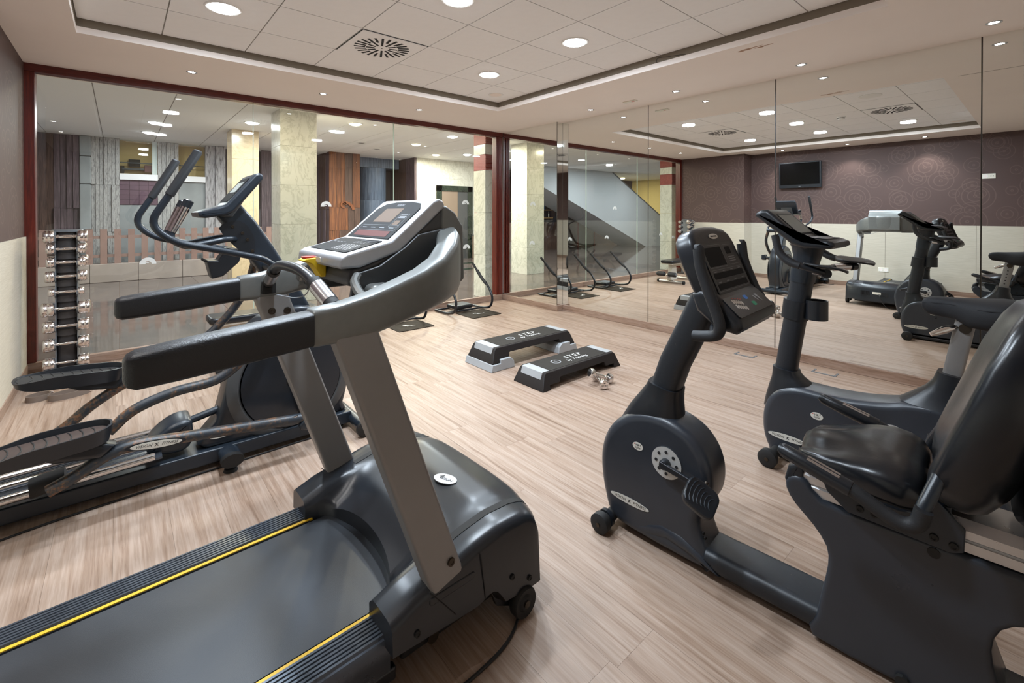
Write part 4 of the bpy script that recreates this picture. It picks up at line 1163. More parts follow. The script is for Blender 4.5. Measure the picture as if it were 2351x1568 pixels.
# seat carriage
for s in (-1, 1):
    pl = obj('carriage_plate', G().prism([(-.60, .545), (-.615, .505), (-.668, .462), (-.90, .455), (-.925, .468), (-.928, .53), (-.885, .575), (-.86, .60), (-.62, .57)], min(s * .092, s * .106), max(s * .092, s * .106), YZ), 'tube_paint', RB, .004)
    for yy, zz in ((-.70, .487), (-.735, .487), (-.865, .483), (-.905, .478)): screw(pl, (s * .106, yy, zz), (s, 0, 0), .010, 'rubber')
obj('carriage_bed', G().box(-.095, .095, -.90, -.61, .548, .575), 'tube_paint', RB, .004)
# seat cushion
rr = []
for y, a, zt, zb_ in ((-.530, .06, .610, .590), (-.538, .105, .632, .572), (-.56, .135, .650, .560), (-.61, .160, .660, .556), (-.66, .178, .672, .552), (-.71, .195, .680, .548), (-.76, .203, .682, .546), (-.80, .203, .674, .546), (-.83, .19, .660, .550), (-.848, .162, .635, .560), (-.855, .10, .608, .583)):
    ring = []
    for k in range(32):
        t = 2 * math.pi * k / 32; ct, st_ = math.cos(t), math.sin(t)
        xx = a * math.copysign(abs(ct) ** .62, ct)
        zc = (zt + zb_) / 2; hh = (zt - zb_) / 2
        zz = zc + hh * math.copysign(abs(st_) ** .62, st_)
        if st_ > 0:
            zz -= .028 * math.exp(-((abs(xx) - a * .62) / (a * .3)) ** 2) * smst(-.80, -.60, y) * smst(0, .3, st_)
            zz -= .012 * math.exp(-(xx / .03) ** 2) * smst(-.64, -.74, y)
        ring.append((xx, y, zz))
    rr.append(ring)
seat = obj('seat_cushion', G().loft(rr), 'leather', RB, smooth=80)
pp = [(a * .985 * s_, y) for s_ in (1,) for y, a in ((-.532, .05), (-.545, .10), (-.565, .127), (-.61, .152), (-.66, .172), (-.71, .192), (-.76, .202), (-.80, .202), (-.83, .19), (-.848, .162), (-.856, .10))]
loop = [(x, y, .571) for x, y in pp] + [(-x, y, .571) for x, y in reversed(pp)]
obj('seat_piping', G().tube([Vector(p) for p in loop] + [Vector(loop[0])], .005, 8), 'leather', seat)
# backrest
rr = []
for t, hw, th in ((0, .08, .025), (.02, .15, .05), (.06, .19, .068), (.15, .224, .078), (.3, .234, .082), (.5, .236, .082), (.7, .228, .078), (.85, .20, .068), (.94, .165, .056), (.98, .12, .04), (1, .05, .02)):
    c = Vector((0, -.908 - .185 * t, .585 + .56 * t)); d = Vector((0, .95, .31))
    c -= d * .02 * math.sin(math.pi * t)
    ring = sup_ring(c, (1, 0, 0), d, hw, th, 30, 3.2)
    ring = [p + d * (.045 * (abs(p.x) / .22) ** 2) for p in ring]
    rr.append(ring)
back = obj('backrest', G().loft(rr), 'leather', RB, smooth=80)
bs = obj('backrest_shell', G().loft([sup_ring(Vector((0, -1.035 - .185 * t, .585 + .56 * t)), (1, 0, 0), (0, .95, .31), hw + .02, .03, 26, 4) for t, hw in ((.03, .11), (.08, .15), (.3, .185), (.6, .185), (.88, .16), (.95, .12))]), 'shroud', RB, smooth=70)
obj('back_post', G().tube([(0, -.90, .555), (0, -.965, .60), (0, -1.03, .80)], .024, 12), 'tube_paint', RB)
obj('back_hinge', G().box(-.06, .06, -.95, -.88, .555, .60), 'worn_tube', RB, .008)
# arm bars with pulse grips
for s in (-1, 1):
    x = s * .27
    ap = round_path([(s * .165, -.935, .79), (s * .188, -.888, .72), (s * .258, -.85, .625), (x, -.835, .574), (x, -.78, .578), (x, -.70, .618), (x, -.64, .637), (x, -.535, .664)], .035, 6)
    ab = obj('arm_bar', G().tube(ap, .0165, 14), 'tube_paint', RB)
    a, b = Vector((x, -.70, .617)), Vector((x, -.522, .670))
    obj('foam_sleeve', G().tube(cat_open([(x, -.852, .628), (x, -.842, .590), (x, -.815, .573), (x, -.775, .583), (x, -.73, .605), (x, -.70, .618)], 4), .0195, 14), 'grip_foam', ab)
    obj('pulse_grip', G().tube([a, a + (b - a) * .05, a + (b - a) * .55, a + (b - a) * .92, b], [.022, .0225, .0225, .0195, .011], 16), 'black_plastic', ab)
    nu = Vector((0, -(b - a).z, (b - a).y)).normalized()
    for e in (-.45, .1, .65):
        off = nu * (.0195 * math.cos(e)) + Vector((.0195 * math.sin(e), 0, 0))
        obj('pulse_sensor', G().tube([a + (b - a) * .16 + off, a + (b - a) * .60 + off], .0048, 10), 'steel', ab)
    q = a + (b - a) * .84
    n = Vector((0, -(b - a).z, (b - a).y)).normalized()
    bt = plate('thumb_switch', ellipse(.024, .0125, 24), .004, 'rack_grey', ab, q + n * .017, (b - a), (1, 0, 0))
    obj('switch_key', G().prism(rrect(.002, .018, -.008, .008, .003), .004, .0058, lambda a_, b_, c: (a_, b_, c)), 'green_key', bt)
    obj('switch_key', G().prism([(-.016, -.006), (-.003, -.004), (-.003, .006), (-.012, .004)], .004, .0058, lambda a_, b_, c: (a_, b_, c)), 'print_grey', bt)
rf = obj('rear_foot', G().tube([(-.26, -1.53, .05), (.26, -1.53, .05)], .036, 16), 'tube_paint', RB)
for s in (-1, 1):
    obj('end_cap', G().tube([(s * .24, -1.53, .05), (s * .285, -1.53, .05)], .042, 16), 'rubber', rf)
    obj('levelling_foot', G().lathe([(0, 0), (.03, 0), (.025, .014), (0, .014)], 14, (s * .22, -1.53, 0)), 'rubber', rf)
# far-side pedal strap grip seen behind the backrest
obj('mid_foot', G().tube([(-.11, -.80, .03), (.11, -.80, .03)], .018, 10), 'rubber', RB)

# ================================================================== UPRIGHT BIKE  (x across, y forward)
UB = thing('upright_bike', 'dark upright exercise bike with saddle standing near the mirrors', 'exercise bike', (2.91, 0, 0))
sh = [(1.035, .05), (1.058, .11), (1.066, .18), (1.060, .26), (1.03, .34), (.985, .39), (.92, .418), (.85, .428), (.74, .428), (.62, .438), (.50, .462), (.43, .486), (.33, .50), (.24, .50), (.175, .47), (.14, .40), (.125, .30), (.105, .20), (.06, .11), (-.02, .05), (-.06, .022), (.3, .022), (.7, .022), (1.0, .024)]
obj('main_shroud', G().pillow(cat_closed(sh, 3), -.098, .098, .032, YZ, 5), 'shroud', UB, smooth=60)
obj('base_plate', G().box(-.105, .105, -.10, .98, .012, .045), 'black_plastic', UB, .01)
for s in (-1, 1):
    vision_fitness(UB, (s * .0995, .93, .135), (0, s, 0), (0, 0, 1), .10, .0175)
    hb = plate('badge', ellipse(.029, .019, 26), .0012, 'badge', UB, (s * .099, .79, .305), (0, s, 0), (0, 0, 1))
    text('HRT', .0155, 'badge_ink', hb, (.004, .0055, .0014), (1, 0, 0), (0, 1, 0))
    text('E3700', .0115, 'badge_ink', hb, (0, -.008, .0014), (1, 0, 0), (0, 1, 0))
    obj('heart_mark', G().prism([(-.018, .006), (-.0215, .009), (-.02, .0115), (-.018, .0105), (-.016, .0115), (-.0145, .009)], .0012, .0017, lambda a, b, c: (a, b, c)), 'red', hb)
crank_set(UB, (.475, .305), .098, (.35, .20), math.radians(-10), -1)
crank_set(UB, (.475, .305), .098, (.60, .37), math.radians(-10), 1)
fb = obj('front_bar', G().tube([(-.205, .985, .048), (.205, .985, .048)], .026, 14), 'rubber', UB)
for s in (-1, 1):
    w = obj('transport_wheel', G().lathe([(0, -.022), (.034, -.022), (.048, -.016), (.048, .016), (.034, .022), (0, .022)], 26, (s * .225, .985, .048), 'x'), 'rubber', fb)
    obj('wheel_hub', G().lathe([(0, -.003), (.01, -.003), (.01, .003), (0, .003)], 14, (s * .248, .985, .048), 'x'), 'bolt', w)
rf = obj('rear_foot', G().tube([(-.26, -.08, .045), (.26, -.08, .045)], .034, 16), 'tube_paint', UB)
for s in (-1, 1): obj('end_cap', G().tube([(s * .245, -.08, .045), (s * .285, -.08, .045)], .042, 16), 'rubber', rf)
obj('mast_boot', G().loft([sup_ring((0, y, z), (1, 0, 0), (0, 1, d), a, b, 26, 3.2) for y, z, d, a, b in
    ((.955, .315, -.42, .084, .125), (.952, .365, -.36, .088, .116), (.953, .41, -.26, .082, .100), (.960, .45, -.06, .074, .076), (.967, .475, .04, .069, .066), (.970, .50, .08, .068, .062))]), 'black_plastic', UB, smooth=60)
obj('mast', G().loft([sup_ring((0, y, z), (1, 0, 0), (0, 1, .12), .055, .054, 26, 2.6) for y, z in ((.972, .47), (.945, .66), (.905, .92), (.882, 1.08))]), 'mast_speckle', UB, smooth=60)
obj('mast_head', G().loft([sup_ring((0, y, z), (1, 0, 0), (0, 1, .12), a, b, 26, 2.8) for y, z, a, b in ((.893, 1.0, .059, .058), (.882, 1.07, .060, .060), (.868, 1.14, .062, .064), (.865, 1.19, .075, .075), (.865, 1.205, .08, .085))]), 'tube_paint', UB, smooth=60)
ck = obj('bottle_holder', G().loft([sup_ring((0, .927 - (z - .8) * .12, z), (1, 0, 0), (0, 1, .12), .064, .064, 26, 2.6) for z in (.79, .80, .885, .895)]), 'black_plastic', UB, smooth=60)
obj('holder_cup', G().add(*(lambda p, q: ([(a, b, .80) for a, b in p] + [(a, b, .905) for a, b in p] + [(a, b, .80) for a, b in q] + [(a, b, .905) for a, b in q],
    [f for i in range(len(p) - 1) for f in ((i, i + 1, len(p) + i + 1, len(p) + i), (2 * len(p) + i, 2 * len(p) + i + 1, 3 * len(p) + i + 1, 3 * len(p) + i), (len(p) + i, len(p) + i + 1, 3 * len(p) + i + 1, 3 * len(p) + i), (i, i + 1, 2 * len(p) + i + 1, 2 * len(p) + i))]))(
    [(.055 * math.cos(math.radians(t)) - .0, .822 - .0 + .055 * math.sin(math.radians(t))) for t in range(-250, 71, 16)],
    [(.047 * math.cos(math.radians(t)), .822 + .047 * math.sin(math.radians(t))) for t in range(-250, 71, 16)])), 'black_plastic', ck, smooth=50)
# console (tilted screen and ledge)
prof = [(1.085, 1.365), (1.082, 1.385), (1.055, 1.402), (1.02, 1.404), (.985, 1.375), (.865, 1.262), (.84, 1.250), (.735, 1.245), (.705, 1.232), (.70, 1.212), (.72, 1.198), (.84, 1.195), (.90, 1.215), (.97, 1.275), (1.05, 1.34)]
uc = obj('console', G().pillow(prof, -.155, .155, .018, YZ), 'black_plastic', UB, smooth=50)
A_ = Vector((0, .995, 1.384)); B_ = Vector((0, .87, 1.267)); up = (A_ - B_).normalized(); nn = Vector((1, 0, 0)).cross(up)
if nn.z < 0: nn = -nn
up2 = plate('display_panel', rrect(-.115, .115, -.080, .075, .01), .002, 'screen', uc, (A_ + B_) / 2 + nn * .0005, (1, 0, 0), up)
on(up2, 'matrix_display', -.105, .105, -.072, .066, 'screen_grey', .002)
outline(up2, -.11, .11, -.076, .07, .002, 'rack_grey', .003)
on(plate('keypad_panel', rrect(-.12, .12, -.05, .05, .01), .002, 'shroud_dark', uc, (0, .79, 1.2505), (1, 0, 0), (0, 1, .06)), 'print_mark', -.1, .1, .04, .043, 'print_grey', .002)
obj('console_neck', G().prism([(.82, 1.14), (.80, 1.20), (.93, 1.235), (.92, 1.14)], -.05, .05, YZ), 'black_plastic', UB, .01)
# handlebars with elbow pads
for s in (-1, 1):
    hp = round_path([(0, .83, 1.085), (s * .12, .80, 1.075), (s * .27, .70, 1.085), (s * .305, .82, 1.12), (s * .305, .90, 1.17), (s * .305, .925, 1.27)], .06, 7)
    hb = obj('handlebar', G().tube(hp, .0155, 14), 'black_plastic', UB)
    obj('bar_grip', G().tube(cat_open([(s * .302, .81, 1.117), (s * .305, .86, 1.135), (s * .305, .903, 1.18), (s * .305, .922, 1.255), (s * .305, .924, 1.268)], 4), [.0185] * 16 + [.01], 16), 'grip_foam', hb)
    obj('pulse_sensor', G().tube([(s * .15, .782, 1.077), (s * .235, .727, 1.083)], .0205, 16), 'steel', hb)
    obj('bar_end', G().tube([(s * .235, .72, 1.082), (s * .26, .705, 1.084)], .023, 16), 'black_plastic', hb)
    pad = obj('elbow_pad', G().loft([sup_ring((s * .265, y, z), (1, 0, .12 * s), (0, -.12, 1), a, .007, 20, 3) for y, z, a in ((.80, 1.128, .02), (.785, 1.126, .05), (.74, 1.12, .062), (.68, 1.116, .062), (.635, 1.108, .045), (.618, 1.10, .018))]), 'black_plastic', UB, smooth=60)
# seat post and saddle
obj('seat_boot', G().loft([sup_ring((0, y, z), (1, 0, 0), (0, 1, d), a, b, 26, 3) for y, z, d, a, b in
    ((.315, .482, .03, .096, .150), (.31, .515, .06, .082, .112), (.297, .56, .1, .07, .075), (.288, .60, .12, .062, .057), (.280, .645, .12, .058, .05))]), 'black_plastic', UB, smooth=60)
sp = obj('seat_post', G().loft([sup_ring((0, y, z), (1, 0, 0), (0, 1, .14), .030, .034, 20, 5) for y, z in ((.285, .60), (.235, .895))]), 'post_metal', UB, smooth=50)
for k in range(6): obj('post_hole', G().lathe([(0, -.0008), (.006, -.0008), (.006, .0008), (0, .0008)], 10, (.0302, .272 - k * .006, .68 + k * .033), 'x'), 'slot_dark', sp)
rr = []
for y, a, zt, zb_ in ((.385, .018, .962, .945), (.380, .030, .975, .928), (.36, .040, .988, .908), (.32, .048, .993, .903), (.265, .064, .995, .898), (.225, .092, .998, .872), (.17, .118, 1.002, .868), (.12, .132, 1.008, .868), (.07, .130, 1.006, .876), (.035, .110, .996, .894), (.015, .070, .975, .92), (.008, .03, .958, .935)):
    ring = []
    for k in range(28):
        t = 2 * math.pi * k / 28; ct, st_ = math.cos(t), math.sin(t)
        ring.append((a * math.copysign(abs(ct) ** .7, ct), y, (zt + zb_) / 2 + (zt - zb_) / 2 * math.copysign(abs(st_) ** .7, st_)))
    rr.append(ring)
sad = obj('saddle', G().loft(rr), 'saddle_cloth', UB, smooth=80)
seam = [(a * .96, y, z + .003) for y, a, z in ((.375, .032, .958), (.33, .045, .965), (.27, .06, .966), (.22, .087, .962), (.17, .117, .962), (.12, .131, .966), (.07, .129, .966))]
for s in (-1, 1): obj('saddle_seam', G().tube(cat_open([(s * x, y, z) for x, y, z in seam], 4), .003, 6), 'saddle_cloth', sad)
obj('saddle_clamp', G().tube([(-.04, .235, .865), (.04, .235, .865)], .022, 12), 'bolt', UB)
obj('seat_lever', G().tube([(-.02, .262, .868), (-.05, .30, .850), (-.075, .345, .825)], [.010, .017, .010], 14), 'chrome', UB)
# ================================================================== AEROBIC STEPS
def aerobic_step(x0, x1, y0, y1, base, lab, risers):
    t = thing('aerobic_step', lab, 'step platform', ((x0 + x1) / 2, (y0 + y1) / 2, 0), 0, 'aerobic steps')
    L, W = (x1 - x0) / 2, (y1 - y0) / 2
    top = base + .13; i = .045           # sides lean inwards
    # moulded deck: hollow below, open in the middle of the long sides
    prof = [(-L, base), (-L + i, top - .02), (-L + i + .02, top), (L - i - .02, top), (L - i, top - .02), (L, base),
            (L - .09, base), (L - .09, base + .035), (L - .20, base + .035), (L - .215, base + .07), (-L + .215, base + .07), (-L + .20, base + .035), (-L + .09, base + .035), (-L + .09, base)]
    g = G(); n = len(prof)
    hw = lambda z: W - i * .8 * (z - base) / .13
    g.loft([[(a, -hw(b), b) for a, b in prof], [(a, hw(b), b) for a, b in prof]])
    d = obj('deck', g, 'step_black', t, .008, 3)
    obj('tread_mat', G().box(-L + i + .085, L - i - .085, -W + .055, W - .055, top - .002, top + .002), 'step_top', t, .0015)
    for s in (-1, 1):
        q = [(-L + i - .014, top - .055), (-L + i + .004, top + .001), (-L + i + .018, top + .0035), (-L + i + .082, top + .0035), (-L + i + .082, top - .004), (-L + i + .0, top - .05)]
        q = [(-s * a if s > 0 else a, b) for a, b in q]
        obj('end_grip', G().prism(q, -W + .06, W - .06, XZ), 'step_grey', t, .002)
    # printed logo on the tread
    lg = empty_obj = None
    text('STEP', .085, 'print_white', t, (.06, .022, top + .0022), (1, 0, 0), (0, 1, 0), shear=.2, spacing=1.25)
    text('by Training', .055, 'print_white', t, (.045, -.045, top + .0022), (1, 0, 0), (0, 1, 0), shear=.25)
    p = arc_poly(.035, .045, 0, 359, 30)
    pl = obj('print_ring', G().add([(.035 * math.cos(k * .2094), .035 * math.sin(k * .2094), 0) for k in range(30)] + [(.046 * math.cos(k * .2094), .046 * math.sin(k * .2094), 0) for k in range(30)], [(k, (k + 1) % 30, 30 + (k + 1) % 30, 30 + k) for k in range(30)]), 'print_grey', t)
    pl.location = (-.17, .0, top + .0026)
    text('S', .05, 'print_grey', t, (-.17, 0, top + .0022), (1, 0, 0), (0, 1, 0))
    if risers:
        for s in (-1, 1):
            a = L if s > 0 else -L
            b = a - s * .24
            q = [(a + s * .022, 0), (a + s * .002, base), (a - s * .085, base), (a - s * .085, base + .033), (a - s * .14, base + .034), (a - s * .20, base + .034), (b, base - .0), (b - s * .01, 0)]
            obj('riser', G().prism(q, -W - .012, W + .012, XZ), 'step_grey', t, .006)
    return t
aerobic_step(2.46, 3.53, 3.13, 3.51, .062, 'black aerobic step raised on grey risers, farther from the camera', True)
aerobic_step(2.47, 3.46, 2.515, 2.87, .0, 'low black aerobic step without risers beside the two dumbbells', False)

# ================================================================== DUMBBELLS
def dumbbell(name, L, dia, lab, group, loc, rot=(0, 0, 0), mat='worn_chrome', face=False):
    t = tag(empty(name, loc), lab, 'dumbbell', group); t.rotation_euler = rot
    r = dia / 2; hl = (L - .138) / 2
    obj('handle', G().lathe([(0, -L / 2 + hl * .5), (.0125, -L / 2 + hl * .5), (.0125, -.052), (.0155, -.05), (.0155, -.044), (.012, -.042), (.0142, -.02), (.0148, 0), (.0142, .02), (.012, .042), (.0155, .044), (.0155, .05), (.0125, .052), (.0125, L / 2 - hl * .5), (0, L / 2 - hl * .5)], 18, (0, 0, 0), 'x'), 'chrome', t)
    for s in (-1, 1):
        e = s * L / 2
        pr = [(0, e), (r * .78, e), (r * .95, e - s * .006), (r, e - s * .014), (r, e - s * hl * .40), (r * .985, e - s * hl * .42), (r * .985, e - s * hl * .46), (r, e - s * hl * .48), (r, e - s * (hl - .01)), (r * .9, e - s * (hl - .002)), (r * .45, e - s * hl), (0, e - s * hl)]
        h = obj('weight_head', G().lathe(pr, 28, (0, 0, 0), 'x'), mat, t)
        if face and s < 0:
            text('SPORT', .019, 'badge_ink', h, (e - .0006, 0, -.006), (0, -1, 0), (0, 0, 1))
            obj('print_mark', G().box(e - .0008, e, -.008, .008, .012, .017), 'badge_ink', h)
    return t
# two lying crossed beside the low step
dumbbell('dumbbell', .215, .078, 'chrome dumbbell on the floor with its end face toward the camera', 'dumbbells on the floor', (2.935, 2.335, .0392), (0, 0, math.radians(58)), 'chrome', True)
dumbbell('dumbbell', .215, .078, 'chrome dumbbell leaning crosswise over the other one on the floor', 'dumbbells on the floor', (2.955, 2.345, .0685), (0, math.radians(21), math.radians(-22)), 'chrome')

# ------------------------------------------------------------------ dumbbell rack
RK = thing('dumbbell_rack', 'tall narrow dumbbell tower by the left end of the glass wall', 'dumbbell rack', (-.338, 5.44, 0))
obj('base', G().prism(rrect(-.17, .17, -.20, .17, .03), .0, .03, lambda a, b, c: (a, b, c)), 'rack_dark', RK, .006)
obj('column', G().loft([sup_ring((0, 0, z), (1, 0, 0), (0, 1, 0), .062, .052, 20, 4) for z in (.03, 1.235)]), 'rack_dark', RK)
obj('cap', G().loft([sup_ring((0, 0, z), (1, 0, 0), (0, 1, 0), .105 * k, .08 * k, 20, 4) for z, k in ((1.228, 1), (1.24, 1), (1.247, .9))]), 'rack_grey', RK)
rows = [1.191, 1.089, .977, .860, .730, .591, .446, .297, .140]
for sx in (-1, 1):
    obj('side_plate', G().box(min(sx * .062, sx * .07), max(sx * .062, sx * .07), -.085, .085, .03, 1.235), 'rack_grey', RK)
hook = mesh_of(G().prism([(-.05, -.035), (-.05, .0), (-.085, -.01), (-.098, -.022), (-.115, -.022), (-.13, -.008), (-.138, .008), (-.145, .002), (-.142, -.022), (-.12, -.042), (-.09, -.05)], -.004, .004, YZ), 'cradle', 'rack_grey')
for z in rows:
    for sx in (-1, 1):
        inst('cradle', hook, RK, (sx * .066, 0, z)); 
for z in rows[:7]:
    for sx in (-1, 1): inst('cradle', hook, RK, (sx * .066, 0, z), (0, 0, math.pi))
    obj('curved_panel', G().loft([[(x, -.06 - .018 * (1 - (x / .06) ** 2), z - .09 + dz) for x in (-.058, -.03, 0, .03, .058)] + [(.058, -.052, z - .09 + dz), (-.058, -.052, z - .09 + dz)] for dz in (0, .055)]), 'rack_dark', RK)
names = ['topmost', 'second from the top', 'third from the top', 'fourth from the top', 'smallest, fifth from the top', 'largest, sixth from the top', 'seventh from the top', 'eighth from the top', 'lowest']
sizes = [(.27, .104), (.24, .084), (.24, .082), (.257, .092), (.22, .063), (.30, .114), (.28, .100), (.283, .106), (.283, .106)]
for z, nm, (L, dia) in zip(rows, names, sizes):
    dumbbell('dumbbell', L, dia, 'worn chrome dumbbell on the rack front, ' + nm, 'dumbbells on the front of the rack', (-.338, 5.44 - .108, z), (0, 0, 0))
for z, nm, (L, dia) in zip(rows[:4], names, sizes[1:]):
    dumbbell('dumbbell', L, dia * .9, 'chrome dumbbell on the glass side of the rack, ' + nm, 'dumbbells on the back of the rack', (-.338, 5.44 + .108, z), (0, 0, 0))

# ================================================================== AB ROLLER FRAMES WITH MATS
def ab_frame(dx, lab, labm):
    t = thing('crunch_frame', lab, 'abdominal trainer', (3.70 + dx, 5.30, 0), 0, 'crunch frames on the floor')
    prof = [(.275, .64), (.09, .48), (-.13, .325), (-.215, .19), (-.16, .055), (.02, .02), (.18, .02), (.33, .02)]
    for s in (-1, 1):
        x = s * .305
        r = obj('rocker_tube', G().tube(round_path([(x, y, z) for y, z in prof], .11, 6), .0165, 12), 'black_plastic', t)
        obj('foam_sleeve', G().tube(cat_open([(x, .16, .545), (x, .06, .455), (x, -.05, .38)], 4), .0235, 12), 'grip_foam', r)
        obj('handle_end', G().tube([(x, .275, .64), (x, .21, .585)], .018, 12), 'rubber', r)
    obj('cross_tube', G().tube([(-.305, .32, .02), (.305, .32, .02)], .0135, 12), 'black_plastic', t)
    obj('cross_tube', G().tube([(-.305, .05, .02), (.305, .05, .02)], .0135, 12), 'black_plastic', t)
    obj('head_pad', G().pillow(rrect(-.15, .15, .03, .30, .04), .04, .095, .02, lambda a, b, c: (a, b, c)), 'leather', t, smooth=60)
    # thin folding mat in front
    g = G(); nx, ny = 14, 18; vs = []
    for j in range(ny + 1):
        for i in range(nx + 1):
            a = -.235 + .47 * i / nx; b = -.42 + .42 * j / ny
            vs.append((a, b, .008 + .003 * math.sin(a * 31 + b * 9) * math.sin(b * 23) + .002 * math.sin(a * 57)))
    n1 = len(vs); vs += [(a, b, .001) for a, b, c in vs]
    fs = []
    for j in range(ny):
        for i in range(nx):
            q = j * (nx + 1) + i; f = (q, q + 1, q + nx + 2, q + nx + 1); fs += [f, tuple(v + n1 for v in reversed(f))]
    edge = [i for i in range(nx + 1)] + [j * (nx + 1) + nx for j in range(1, ny + 1)] + [ny * (nx + 1) + i for i in range(nx - 1, -1, -1)] + [j * (nx + 1) for j in range(ny - 1, 0, -1)]
    fs += [(edge[k], edge[(k + 1) % len(edge)], edge[(k + 1) % len(edge)] + n1, edge[k] + n1) for k in range(len(edge))]
    m = thing('exercise_mat', labm, 'exercise mat', (3.76 + dx, 5.31, 0), 0, 'mats in front of the crunch frames')
    obj('mat_sheet', g.add(vs, fs), 'mat_brown', m, smooth=60)
    q = .05
    fig = [(-.9, -.3), (-.2, -.1), (.1, -.5), (.9, -.75), (.95, -.6), (.35, -.2), (.4, .1), (.2, .35), (.0, .2), (-.3, .15), (-.9, -.15)]
    fg = obj('printed_figure', G().prism([(u * q, v * q) for u, v in fig], 0, .0008, lambda a, b, c: (a, b, c)), 'print_white', m); fg.location = (-.05, -.20, .0135)
    for q in range(5):
        e = obj('print_mark', G().box(0, .016, 0, .014, 0, .0008), 'print_white', m); e.location = (-.05 + q * .024, -.265, .0135)
ab_frame(0, 'black tubular crunch frame beside the dark red glass wall post', 'thin dark mat with a white printed figure near the glass wall post')
ab_frame(-1.06, 'black tubular crunch frame mostly hidden behind the treadmill console', 'thin dark mat partly hidden behind the treadmill console')

# ================================================================== BENCH (partly behind the treadmill, also seen in the mirror)
BN = thing('weight_bench', 'low padded weight bench with foam rollers behind the treadmill rail', 'bench', (1.05, 4.86, 0))
obj('pad', G().pillow(rrect(-.46, .46, -.14, .14, .05), .405, .465, .02, lambda a, b, c: (a, b, c)), 'leather', BN, smooth=60)
obj('pad_board', G().box(-.44, .44, -.12, .12, .385, .405), 'bench_cream', BN, .005)
obj('post', G().prism([(.10, .06), (.34, .06), (.30, .385), (.16, .385)], -.045, .045, XZ), 'bench_cream', BN, .012)
obj('spine', G().prism([(-.42, .33), (-.40, .385), (.16, .385), (.18, .33)], -.03, .03, XZ), 'bench_cream', BN, .006)
obj('rear_leg', G().tube([(-.10, 0, .34), (-.40, 0, .045)], .024, 12), 'bench_cream', BN)
for xx in (-.40, .28):
    cb = obj('cross_foot', G().tube([(xx, -.27, .035), (xx, .27, .035)], .026, 12), 'steel', BN)
    for s in (-1, 1): obj('end_cap', G().tube([(xx, s * .255, .035), (xx, s * .29, .035)], .034, 12), 'rubber', cb)
ar = obj('roller_arm', G().tube([(.22, 0, .10), (.40, 0, .15), (.44, 0, .195)], .02, 12), 'steel', BN)
for s in (-1, 1):
    obj('foam_roller', G().tube([(.44, s * .03, .195), (.44, s * .05, .195), (.44, s * .19, .195), (.44, s * .21, .195)], [.025, .046, .046, .025], 16), 'grip_foam', BN)
    obj('roller_cap', G().lathe([(0, -.002), (.028, -.002), (.028, .002), (0, .002)], 16, (.44, s * .212, .195), 'y'), 'rack_grey', BN)

# ================================================================== STRAPS ON THE FLOOR
def strap(loc, a, b, rz, lab):
    n = 40; vs = []
    for k in range(n):
        t = 2 * math.pi * k / n; c, s_ = math.cos(t), math.sin(t)
        for r_, z in ((0, 0), (0, .042), (.004, .042), (.004, 0)):
            vs.append(((a + r_) * c, (b + r_) * s_, z))
    fs = [(k * 4 + i, k * 4 + (i + 1) % 4, ((k + 1) % n) * 4 + (i + 1) % 4, ((k + 1) % n) * 4 + i) for k in range(n) for i in range(4)]
    o = obj('ankle_strap', G().add(vs, fs), 'strap', None, smooth=40, loc=loc, rz=rz)
    tag(o, lab, 'strap', 'straps on the floor')
    obj('buckle', G().box(a - .006, a + .012, -.02, .02, .005, .04), 'worn_chrome', o, .003)
strap((-.46, 4.86, .0005), .065, .05, .3, 'small looped brown strap nearer the left wall')
strap((-.29, 4.80, .0005), .115, .05, .25, 'longer looped brown strap below the far elliptical pedal')
# ================================================================== LOBBY BEYOND THE GLASS
YF0, YF1 = YG + .12, 13.35
LX0, LX1 = -9.6, 10.6
lf = ST(box('floor_lobby', LX0, LX1, YF0, YF1, -.06, -.012, 'plank_joint')); lf['label'] = 'polished grey stone floor of the lobby'
slab_me = mesh_of(G().box(0, .996, 0, .996, -.012, -.001), 'floor_slab', 'lobby_floor', 0)
xx = LX0
while xx < LX1 - .01:
    yy = YF0
    while yy < YF1 - .01:
        wx = min(1.2, LX1 - xx); wy = min(1.25, YF1 - yy)
        inst('floor_slab', slab_me, lf, (xx, yy, 0), (0, 0, 0), (wx, wy, 1)); yy += 1.25
    xx += 1.2
lc = ST(box('ceiling_lobby', LX0, LX1, YF0 - .04, YF1, HL + .006, HL + .06, 'grid_grey')); lc['label'] = 'white panelled ceiling of the lobby'
xx = LX0; pan_me = mesh_of(G().box(0, 1, 0, 1, 0, .006), 'ceiling_panel', 'lobby_ceiling', 0)
while xx < LX1 - .01:
    w = min(.85, LX1 - xx)
    inst('ceiling_panel', pan_me, lc, (xx + .006, YF0 - .03, HL), (0, 0, 0), (w - .012, YF1 - YF0, 1)); xx += .85
def wl(name, lab, *a, m='wall_paint'):
    o = ST(box(name, *a, m)); o['label'] = lab; return o
wl('wall_lobby_back', 'rear wall of the lobby', LX0, LX1, YF1, YF1 + .1, 0, HL + .06, m='concrete_dark')
wl('wall_lobby_left', 'left end wall of the lobby', LX0 - .1, LX0, YF0, YF1, 0, HL + .06, m='yellow_wall')
wl('wall_lobby_right', 'right end wall of the lobby', LX1, LX1 + .1, YF0, YF1, 0, HL + .06, m='wall_paint')
wl('wall_lobby_header', 'wall band above the glass on the lobby side', XP - .03, XM2, YG + .08, YG + .14, H - .06, HL + .06, m='plaster')
wl('wall_lobby_front_left', 'lobby wall left of the glass', LX0, XP - .03, YG + .0, YG + .14, 0, HL + .06, m='wall_paint')
wl('wall_lobby_front_right', 'lobby wall right of the glass', XM2, LX1, YG + .07, YG + .14, 0, HL + .06, m='wall_paint')

